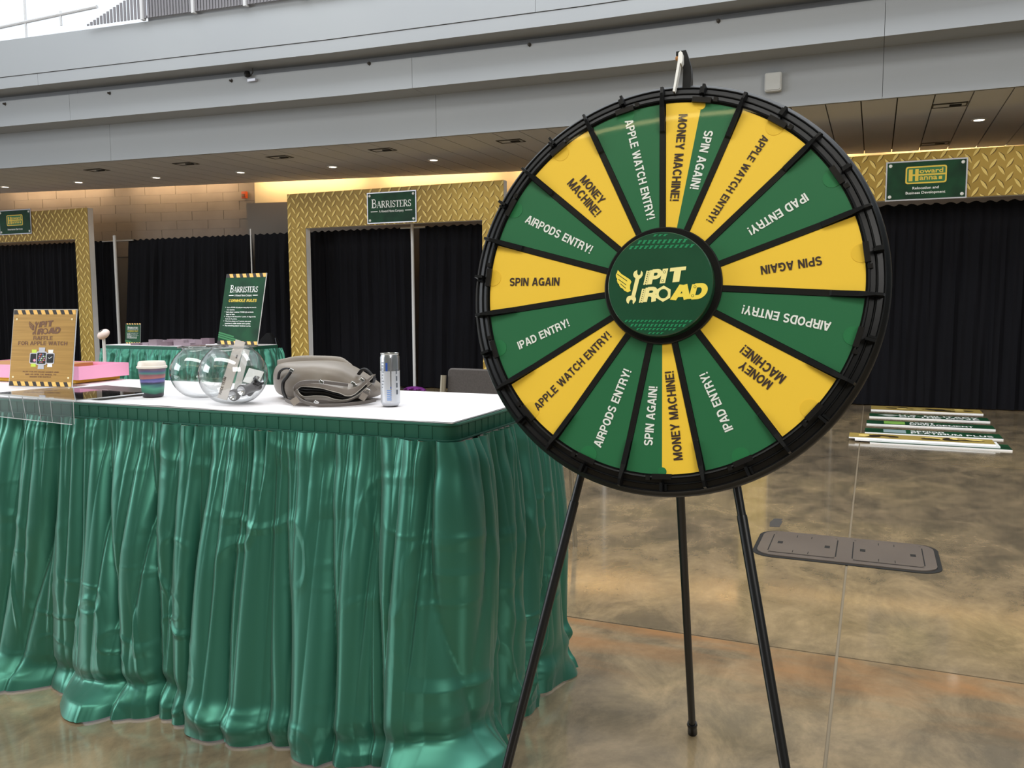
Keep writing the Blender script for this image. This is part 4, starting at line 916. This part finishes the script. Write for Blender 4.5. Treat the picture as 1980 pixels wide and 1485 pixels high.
tp_ = c2([(-0.0985, 0.047), (-0.0862, 0.0654), (-0.0697, 0.0714), (-0.0424, 0.0721), (-0.0205, 0.0734), (-0.0015, 0.0711), (0.0338, 0.0649), (0.0638, 0.062), (.085, .063), (.105, .074), (.1275, .088)])
N_ = 40; yf = lambda i: -.100-.028*math.sin(PI*i/(N_-1))**.7*(1 if i < 26 else max(.0, 1-(i-26)/16))
def sheet(rows, m):   # rows of N_ points joined into a closed band
    V = []; K = len(rows)
    for i in range(N_):
        for rw in rows: V.append(rw[i])
    Fq = [(K*i+q, K*i+(q+1) % K, K*i+K+(q+1) % K, K*i+K+q) for i in range(N_-1) for q in range(K)]+[tuple(range(K)), tuple(K*(N_-1)+q for q in range(K))[::-1]]
    return MB().add(V, Fq, m, None, True)
P3 = lambda c, dy, dz=0: [(x, yf(i)+dy, z+dz) for i, (x, z) in enumerate(c)]
obj('upper_lip', sheet([P3(up_, 0), P3([((a[0]+b[0])/2, (a[1]+b[1])/2+.002) for a, b in zip(up_, tp_)], -.007), P3(tp_, .012), P3(tp_, .07, -.004), P3(up_, .05, .003)], 'taupe'), None, hb)
obj('lower_lip', sheet([P3(lo_, 0), P3([((a[0]+b[0])/2, (a[1]+b[1])/2) for a, b in zip(lo_, bt_)], -.006), P3(bt_, .004), P3(bt_, .06), P3(lo_, .05, -.003)], 'taupe2'), None, hb)
obj('lining', sheet([P3(up_, .016, .002), P3(lo_, .016, -.002), P3(lo_, .055, -.002), P3(up_, .055, .002)], 'lining'), None, hb)
pp = MB(); pp.tube(P3(up_, -.001, -.0005), .0015, 6, 'edge_line'); pp.tube(P3(lo_, -.001, .0005), .0014, 6, 'edge_line'); obj('edge_line', pp, None, hb, kind='stuff')
mid = lambda f: [(a[0]*(1-f)+b[0]*f, a[1]*(1-f)+b[1]*f) for a, b in zip(up_, lo_)]
obj('inner_fold', MB().tube(P3(mid(.62), .010), .0042, 8, 'blackgloss'), None, hb); obj('inner_fold', MB().tube(P3(mid(.3), .013), .0038, 8, 'lining'), None, hb)
st = curve([(.060, -.128, .060), (.02, -.138, .066), (-.02, -.142, .071), (-.07, -.142, .070), (-.094, -.142, .056), (-.095, -.145, .036), (-.080, -.150, .021), (-.055, -.160, .010), (-.02, -.172, .005), (.012, -.176, .005), (.045, -.168, .005), (.08, -.150, .006), (.115, -.115, .008), (.135, -.085, .010)])
obj('strap', MB().ribbon(st, .010, .003, (0, -.4, 1), 'taupe2'), None, hb)
obj('strap', MB().ribbon(curve([(-.146, -.062, .010), (-.125, -.100, .008), (-.095, -.135, .0055), (-.05, -.150, .0055)]), .012, .003, (0, -.5, 1), 'taupe2'), None, hb)
obj('strap_tip', MB().ribbon([(-.082, -.158, .022), (-.100, -.163, .010)], .020, .003, (.7, 0, -.7), 'taupe'), None, hb)
obj('strap', MB().ribbon(curve([(.088, -.100, .078), (.104, -.108, .072), (.122, -.100, .055), (.135, -.088, .038)]), .014, .003, (1, 0, .8), 'taupe'), None, hb)
obj('handle', MB().tube(curve([(-.188, .020, .066), (-.180, .004, .086), (-.167, -.012, .097), (-.150, -.030, .103), (-.134, -.045, .103)]), .0036, 8, 'lining', flat=(1.3, .8)), None, hb)
obj('handle', MB().tube(curve([(-.128, -.050, .096), (-.1425, -.045, .078), (-.1565, -.040, .060), (-.156, -.045, .0345), (-.143, -.055, .008)]), .0056, 8, 'lining', flat=(1.4, .8)), None, hb)
obj('handle', MB().tube(curve([(.075, -.03, .085), (.090, -.045, .100), (.105, -.05, .098), (.122, -.055, .080), (.13, -.06, .070)]), .0055, 8, 'lining', flat=(1.3, .8)), None, hb)
def buckle(p): obj('buckle', MB().box(-.007, .007, -.003, .003, -.0045, .0045, None, TR(*p, ry=.5)), 'chrome', hb, bevel=.001)
for p in ((-.125, -.056, .099), (-.0143, -.146, .071), (-.0253, -.170, .013), (.0739, -.118, .064), (.0792, -.118, .058), (.100, -.112, .074), (.117, -.118, .043)): buckle(p)
obj('padlock', MB().box(-.0095, .0095, -.004, .004, -.022, .0, None, TR(.110, -.125, .034, ry=.55)).tube([(.116+.008*math.cos(a), -.125, .036+.010*math.sin(a)) for a in [PI*k/8-.5 for k in range(9)]], .0018, 6), 'taupe', hb)

# ------------------------------------------------------------------ drink can
t = thing('drink_can', 'slim silver drink can with blue marks at the right end of the table', 'can', (-1.310, 2.155, .9025), math.radians(25))
r0 = .0285
obj('body', MB().lathe([(.0001, .006), (.020, .004), (.022, 0), (.0245, .002), (r0, .010), (r0, .143), (.0268, .149), (.0262, .1515)], 44), 'can', t)
obj('lid', MB().lathe([(.0262, .1515), (.0272, .1535), (.0268, .156), (.0252, .156), (.0245, .1525), (.0001, .1525)], 44), 'alu', t)
obj('ring_pull', MB().prism(arc(0, -.006, .007, .010, 0, 360, 14)[:-1], .153, .1545), 'alu', t)
def wrap(mb, a0, a1, z0, z1, m, e=.0003):
    n = max(2, int(abs(a1-a0)/6)); v = []
    for i in range(n+1):
        a = math.radians(a0+(a1-a0)*i/n); v += [((r0+e)*math.cos(a), (r0+e)*math.sin(a), z0), ((r0+e)*math.cos(a), (r0+e)*math.sin(a), z1)]
    mb.add(v, [(2*i, 2*i+2, 2*i+3, 2*i+1) for i in range(n)], m, None, True)
mb = MB(); c0 = -90+YAW*57.3*0-25-0+23
wrap(mb, -180, 179, .012, .104, 'canlow', .0002)
wrap(mb, c0-18, c0-6, .104, .128, 'canblue'); wrap(mb, c0+8, c0+16, .015, .142, 'can', .0003)
for i in range(6): wrap(mb, c0-12, c0+14, .018+i*.0055, .0215+i*.0055, 'canlight', .0004)
wrap(mb, c0+8, c0+14, .053, .058, 'canblue', .0004)
for i in range(9): wrap(mb, c0-48, c0-40+(i % 3)*5, .055+i*.009, .0575+i*.009, 'candark', .0004)
for i in range(4): wrap(mb, c0+44, c0+58-i*2, .035+i*.02, .049+i*.02, 'candark', .0004)
obj('print', mb, None, t)

# ================================================================== BACKGROUND THINGS
def rules_board(label, P0, wd, ht, rz, lean, th, name, roll=0):
    t = thing(name, label, 'sign', mtx=Matrix.Translation(P0) @ Matrix.Rotation(rz, 4, 'Z')); F = Matrix.Rotation(PI/2-lean, 4, 'X')
    obj('core', MB().box(-wd/2, wd/2, 0, ht, -th, -.001, None, F), 'foam', t)
    f_ = obj('face', MB().box(-wd/2, wd/2, 0, ht, -.001, 0, None, F), 'green', t)
    mb = MB(); T = F @ Matrix.Translation((0, 0, .0015)); sc = wd/.2
    zebra(mb, -wd/2, wd/2, ht*.945, ht*.998, F, 6, .001); zebra(mb, -wd/2, wd/2, ht*.004, ht*.055, F, 6, .001)
    barristers(mb, T, 0, ht*.735, wd*.70); put_text(mb, 'CORNHOLE RULES', 0, ht*.60, wd*.70, 'yellowp', T, height=ht*.038, shear=.15)
    lines = ['Up to FOUR (4) players may play at once in', 'two matches.', 'Each player receives THREE (3) cornhole', 'bags to toss.', 'A bag on the board is 1 point. A bag in the', 'hole is 3 points.', 'The first player to 7 points wins and', 'receives a raffle ticket and a prize.', 'The remaining player receives a prize.']
    for i, s in enumerate(lines):
        put_font(mb, s, -wd*.37, ht*(.515-.032*i), ht*.0155, 'white', T, .03, align='L', width=wd*.0175*len(s))
        if i in (0, 2, 4, 6, 8): mb.poly([(-wd*.41, ht*(.52-.032*i)), (-wd*.398, ht*(.52-.032*i)), (-wd*.398, ht*(.53-.032*i)), (-wd*.41, ht*(.53-.032*i))], 'white', T)
    for i in range(3):
        for s in stroke2d([(-wd*.5+q*wd*.08, ht*(.17-.03*i)-ht*.0115*q) for q in range(6+2*i)], ht*.02): mb.poly([(min(max(p[0], -wd/2), wd/2), p[1], -.0005) for p in s], 'greenmid', T)
    obj('lettering', mb, None, f_)
    return t
rules_board('large green cornhole rules board leaning back behind the round bowls', Vector((-6.50, 7.46, .762)), .64, .81, math.radians(-8), .21, .012, 'rules_board')
rules_board('small green cornhole rules sign at the left end of the background table', Vector((-7.93, 7.35, .762)), .20, .235, math.radians(10), .10, .004, 'rules_sign')
t = thing('ball_stand', 'white ball with a dark mark on top of a white pole by the small table', 'stand', (-5.02, 4.40, 0))
obj('base_plate', MB().lathe([(.0001, .012), (.10, .012), (.11, 0)], 24), 'polewhite', t)
obj('pole', MB().tube([(0, 0, .01), (0, 0, .98)], .011, 10), 'polewhite', t)
bl = obj('ball', MB().lathe([(.045*math.cos(math.radians(a))+.0001, .03*math.sin(math.radians(a))) for a in range(-90, 91, 10)], 28, None, TR(0, 0, 1.0, rx=.6, ry=-.25)), 'ball', t)
obj('mark', MB().prism(arc(0, 0, .016, .014, 0, 300, 12), .0285, .0315, None, TR(0, 0, 1.0, rx=.6, ry=-.25)), 'tape', bl)
t = thing('black_bag', 'black soft bag standing on the floor behind the cornhole rules board', 'bag', (-7.22, 8.9, 0))
def blob(w, d, z0, z1, m, n=24, k=10):
    prof = []
    for i in range(k+1):
        u = i/k; s = max(.04, 1-max(0, (u-.6)/.4)**2)**.5
        prof.append((z0+(z1-z0)*u, s))
    V = []; 
    for z, s in prof:
        for q in range(n):
            a = 2*PI*q/n; V.append((w*s*math.copysign(abs(math.cos(a))**.7, math.cos(a)), d*s*math.copysign(abs(math.sin(a))**.7, math.sin(a)), z))
    Fq = [(i*n+q, i*n+(q+1) % n, (i+1)*n+(q+1) % n, (i+1)*n+q) for i in range(k) for q in range(n)]+[tuple(range(n))[::-1], tuple(range(k*n, (k+1)*n))]
    return MB().add(V, Fq, m, None, True)
obj('body', blob(.16, .14, 0, .84, 'blackcase'), None, t)
obj('edge_line', MB().tube([(.158, -.02, .3), (.158, -.03, .6), (.13, -.04, .78)], .004, 6), 'candark', t)  # pale line standing in for a thin highlight on the bag
# chair behind the table
t = thing('stacking_chair', 'grey upholstered chair with beige frame standing behind the table', 'chair', (-1.60, 3.48, 0), math.radians(-4))
obj('backrest', MB().prism(rrect(-.235, .235, .50, .905, .02), -.02, .02, None, TR(0, -.02, 0, rx=PI/2-.08)), 'fabric', t, bevel=.008)
obj('seat', MB().prism(rrect(-.23, .23, -.02, .42, .03), .42, .48), 'fabric', t, bevel=.01)
for s in (-1, 1):
    obj('leg', MB().tube([(s*.225, -.12, 0), (s*.25, -.03, .42), (s*.25, .02, .87)], .014), 'chairframe', t)
    obj('leg', MB().tube([(s*.235, .46, 0), (s*.235, .40, .42), (s*.235, .02, .44)], .012), 'chairframe', t)
# purple cloth on the floor
o = obj('purple_cloth', loft(rs([(-.16, .02, 0, .03, 0), (-.1, .05, 0, .07, 0), (0, .06, 0, .08, 0), (.1, .045, 0, .06, .01), (.17, .02, 0, .03, 0)]), 14, 'purple', jitter=.2), None, None, TR(-5.9, 10.35, 0))
o['label'] = 'crumpled purple cloth on the floor beside the shiny drape upright'; o['category'] = 'cloth'

# ================================================================== PRIZE WHEEL
C0 = Vector((-.3705, 1.5972, 1.2334)); n_v = Vector((.0165, -.9842, .1762)).normalized(); rt = Vector((.9999, .0168, 0)); rt = (rt-n_v*rt.dot(n_v)).normalized(); up = n_v.cross(rt)
base = Vector((-.39, 1.76, 0))
Fw = Matrix(((rt.x, up.x, n_v.x, C0.x-base.x), (rt.y, up.y, n_v.y, C0.y-base.y), (rt.z, up.z, n_v.z, C0.z-base.z), (0, 0, 0, 1)))
pw = thing('prize_wheel', 'large green and yellow spinning prize wheel on a black tripod stand', 'prize wheel', base)
A0, ST = math.radians(-2.735), math.radians(24)
def pol(a, r): return (r*math.sin(a), r*math.cos(a))
# disc and rim
disc = [(.0001, -.004), (.372, -.004), (.372, -.02), (.0001, -.02)]
obj('disc', MB().lathe(disc, 96, 'blackgloss'), None, pw, Fw)
rim = [(.3585, -.006), (.3585, .004), (.3615, .005), (.363, -.001), (.371, -.003), (.3725, -.001), (.374, -.001), (.3755, -.006), (.3845, -.009), (.386, -.007), (.3875, -.007), (.389, -.012), (.394, -.016), (.3965, -.020), (.398, -.026), (.396, -.036), (.388, -.038), (.36, -.03)]
obj('rim', MB().lathe(rim, 120, 'black', closed=True), None, pw, Fw)
# prize cards
GREEN, YEL = 'cardg', 'cardy'
cards = {1: 'split', 2: YEL, 3: GREEN, 4: YEL, 5: GREEN, 6: YEL, 7: GREEN, 8: 'split', 9: GREEN, 10: YEL, 11: GREEN, 12: YEL, 13: GREEN, 14: YEL, 15: GREEN}
def sector(a0, a1, r0_, r1_, g0, g1, n=14):
    P = []
    for i in range(n+1):
        b0 = a0+g0/r1_; b1 = a1-g1/r1_; P.append(pol(b0+(b1-b0)*i/n, r1_))
    for i in range(n+1):
        b0 = a0+g0/r0_; b1 = a1-g1/r0_; P.append(pol(b1+(b0-b1)*i/n, r0_))
    return P
WT = [(1, 'MONEY MACHINE!', 0.0234, 0.331, 0.0144, 0.1623), (1, 'SPIN AGAIN!', 0.0737, 0.2945, 0.0506, 0.1834), (2, 'APPLE WATCH ENTRY!', 0.1776, 0.2751, 0.0816, 0.1196),
 (3, 'IPAD ENTRY!', 0.2528, 0.1588, 0.1546, 0.0977), (4, 'SPIN AGAIN', 0.282, 0.0419, 0.1784, 0.0258), (5, 'AIRPODS ENTRY!', 0.3002, -0.0767, 0.1486, -0.0453),
 (6, 'MONEY', 0.2038, -0.1845, 0.15, -0.1458), (6, 'MACHINE!', 0.2254, -0.1733, 0.1515, -0.1165), (7, 'IPAD ENTRY!', 0.1351, -0.2676, 0.0837, -0.1645),
 (8, 'MONEY MACHINE!', 0.0457, -0.3263, 0.0206, -0.1621), (8, 'SPIN AGAIN!', -0.012, -0.3028, -0.0079, -0.1914), (9, 'AIRPODS ENTRY!', -0.1106, -0.3101, -0.0585, -0.1612),
 (10, 'APPLE WATCH ENTRY!', -0.2401, -0.2421, -0.0987, -0.0922), (11, 'IPAD ENTRY!', -0.2858, -0.119, -0.1821, -0.0704), (12, 'SPIN AGAIN', -0.3129, 0.0114, -0.2061, 0.0109),
 (13, 'AIRPODS ENTRY!', -0.2848, 0.1414, -0.1434, 0.0721), (14, 'MONEY', -0.1704, 0.2193, -0.1263, 0.168), (14, 'MACHINE!', -0.1966, 0.2141, -0.1337, 0.1433), (15, 'APPLE WATCH ENTRY!', -0.083, 0.3292, -0.0282, 0.1291)]
tabm = MB().prism([(.0165*math.cos(t_), .0165*math.sin(t_)) for t_ in [k*PI/10 for k in range(20)]], .0002, .0006)
gtab = mat('tab_green', '1a7341', .5); ytab = mat('tab_yellow', 'f6c734', .5)
for k in range(1, 16):
    a0, a1 = A0+ST*(k-1), A0+ST*k; c = cards[k]; g = .0062
    mb = MB()
    P = sector(a0, a1, .112, .355, g, g)
    if c != 'split': mb.prism(P, -.004, 0, c)
    else:
        # two-colour card cut along one straight line
        if k == 1: L0, L1, first, second = (.0577, .3500), (.0213, .108), YEL, GREEN
        else: L0, L1, first, second = (.0168, -.3550), (.0048, -.108), YEL, GREEN
        dx, dy = L1[0]-L0[0], L1[1]-L0[1]
        def side(p): return dx*(p[1]-L0[1])-dy*(p[0]-L0[0])
        def clip(P, sgn):
            out = []
            for i in range(len(P)):
                p, q = P[i], P[(i+1) % len(P)]; sp, sq = side(p)*sgn, side(q)*sgn
                if sp >= 0: out.append(p)
                if sp*sq < 0: u = sp/(sp-sq); out.append((p[0]+(q[0]-p[0])*u, p[1]+(q[1]-p[1])*u))
            return out
        ref = pol(a0+.05, .3) if k == 1 else pol(a0+.05, .3); sg = 1 if side(ref) > 0 else -1
        mb.prism(clip(P, sg), -.004, 0, first); mb.prism(clip(P, -sg), -.004, 0, second)
    props = {}
    card = obj('prize_card', mb, None, pw, Fw)
    card['label'] = {'split': 'prize card split into a yellow and a green half', YEL: 'yellow prize card', GREEN: 'green prize card'}[c]
    lt_ = MB()
    for (kk, s, x0, y0, x1, y1) in WT:
        if kk != k: continue
        d = Vector((x1-x0, y1-y0)); L_ = d.length; d.normalize(); u_ = Vector((-d.y, d.x))
        white = (c == GREEN) or (c == 'split' and s.startswith('SPIN'))
        Q, wd = text_quads(s, None, .085); hh = L_/wd; hh2 = hh*1.03
        T = Matrix(((d.x, u_.x, 0, x0-u_.x*hh2/2), (d.y, u_.y, 0, y0-u_.y*hh2/2), (0, 0, 1, .0009), (0, 0, 0, 1)))
        for q, kz in Q: lt_.add([(p[0]*hh, p[1]*hh2, kz*3e-5) for p in q], [(0, 1, 2, 3)], 'white' if white else 'ink', T)
    obj('lettering', lt_, None, card)
    ta = pol((a0+a1)/2, .350); cut = [(ta[0]+.0165*math.cos(q), ta[1]+.0165*math.sin(q)) for q in [j*PI/12 for j in range(24)]]
    if c == 'split': cut = [(ta[0]+(p[0]-ta[0])*.5, ta[1]+(p[1]-ta[1])*.5) for p in cut]
    cut = [p if math.hypot(*p) < .3545 else (p[0]*.3545/math.hypot(*p), p[1]*.3545/math.hypot(*p)) for p in cut]
    obj('tab', MB().prism(cut, 0, .0005), (gtab if c == GREEN or k == 8 else ytab), card)
# ribs between cards with fin-shaped pegs
rib = MB().box(-.0055, .0055, .104, .300, -.004, .0015).mesh('rib', 'blackgloss')
fin = MB(); prof = [(.296, 0), (.300, .006), (.345, .010), (.372, .015), (.384, .014), (.387, .004), (.384, -.008), (.296, -.004)]
V = []
for sx in (-.0048, .0048):
    for y, z in prof: V.append((sx*(1 if y < .37 else .5), y, z))
m_ = len(prof); Fq = [tuple(range(m_)), tuple(range(2*m_-1, m_-1, -1))]+[(i, m_+i, m_+(i+1) % m_, (i+1) % m_) for i in range(m_)]
finm = MB().add(V, Fq).mesh('peg', 'black')
stub = MB().box(-.0026, .0026, .370, .387, -.012, .013).box(-.0085, -.0045, .373, .386, -.010, .002).mesh('stub_peg', 'black')
clipm = MB().box(-.018, .018, .354, .364, -.002, .0065).box(.022, .03, .357, .366, -.002, .006).mesh('card_clip', 'blackgloss')
for k in range(15):
    Rk = Fw @ Matrix.Rotation(-(A0+ST*k), 4, 'Z'); link('rib', rib, pw, Rk); link('peg', finm, pw, Rk)
    Rk = Fw @ Matrix.Rotation(-(A0+ST*(k+.5)), 4, 'Z'); link('stub_peg', stub, pw, Rk); link('card_clip', clipm, pw, Rk)
obj('clear_cover', MB().lathe([(.1, .0052), (.30, .0052), (.3575, .0046)], 96), 'cover', pw, Fw)
obj('hub_ring', MB().lathe([(.092, .004), (.110, .006), (.112, .004), (.112, -.004), (.092, -.004)], 72, closed=True), 'blackgloss', pw, Fw)
hub = obj('hub', MB().lathe([(.0001, .028), (.097, .028), (.0985, .0265), (.0985, .004)], 72, 'hub'), None, pw, Fw @ Matrix.Translation((0, -.002, 0)))
hl = MB(); k_ = .000197
def tread_row(y, hh, px, m, sl):
    x = -110
    R_ = .0955
    yy0, yy1 = y-hh/2, y+hh/2
    lim = math.sqrt(max(0, R_**2-max(abs(yy0), abs(yy1))**2)); x = -lim
    while x+px*.7 < lim:
        hl.poly([(x, yy0, .0284), (x+px*.45, yy0, .0284), (x+px*.45+sl, yy1, .0284), (x+sl, yy1, .0284)], m)
        hl.poly([(x+px*.3, yy1-hh*.3, .0285), (x+px*.95, yy1-hh*.3, .0285), (x+px*.95, yy1, .0285), (x+px*.3, yy1, .0285)], m); x += px
for y, hh in ((.092, .004), (.080, .007), (.070, .006)): tread_row(y, hh, .0095, 'tread', .004)
for y, hh in ((-.0925, .003), (-.085, .004), (-.078, .005), (-.070, .004)): tread_row(y, hh, .0075, 'tread', .003)
pit_logo(hl, Matrix.Translation((0, 0, .0286)), 0, .0, k_, 'lemon', 'cream', 'hub')
obj('emblem', hl, None, hub)
# bracket and flapper at the top
br = [(.010, .375), (.0165, .39), (.0165, .425), (.013, .445), (.011, .452), (.001, .455), (.001, .463), (.020, .464), (.025, .45), (.031, .430), (.0325, .405), (.031, .375)]
obj('pointer_bracket', MB().prism(br, -.034, -.012, 'black'), None, pw, Fw)
obj('flapper', MB().prism([(.0125, .456), (.0165, .452), (.0175, .436), (.0155, .430), (.013, .432), (.0055, .376), (.0015, .377), (.0085, .436), (.009, .452)], -.012, .004, 'white'), None, pw, Fw)
obj('screw', MB().lathe([(.0001, .006), (.003, .005), (.004, 0)], 12, None, TR(.004, .448, -.012)), 'kraft', pw, Fw)
# tripod
L2 = lambda p: Vector(p)-base
obj('tripod_head', MB().tube([L2((-.372, 1.63, 1.225)), L2((-.375, 1.70, 1.21))], .045, 20).box(-.095, .085, -.09, -.045, -.24, -.16, None, Matrix.Translation(L2((-.385, 1.76, 1.22)))).tube([L2((-.376, 1.70, 1.24)), L2((-.379, 1.70, .97))], .016, 12), 'steelblk', pw)
def leg(top, foot, collar=.32):
    a, b = L2(top), L2(foot); d = (b-a); q = d.to_track_quat('Z', 'Y').to_matrix().to_4x4(); T = Matrix.Translation(a) @ q; n = d.length
    lg = obj('leg', MB().lathe([(.0001, 0), (.0082, 0), (.0082, n*collar)], 16, None, T).lathe([(.0093, n*collar-.004), (.0098, n*collar), (.0098, n-.035), (.0001, n-.035)], 16, None, T), 'steelblk', pw)
    ft = [(.0001, n-.045), (.013, n-.044), (.0145, n-.036), (.0125, n-.028), (.0135, n-.002), (.0001, n)]
    obj('foot', MB().lathe(ft, 14, None, T, smooth=False), 'black', lg)
leg((-.497, 1.68, 1.081), (-.722, 1.50, .004), .27); leg((-.283, 1.68, 1.085), (-.048, 1.50, .004), .27); leg((-.376, 1.715, 1.12), (-.4295, 2.284, .004), .2)
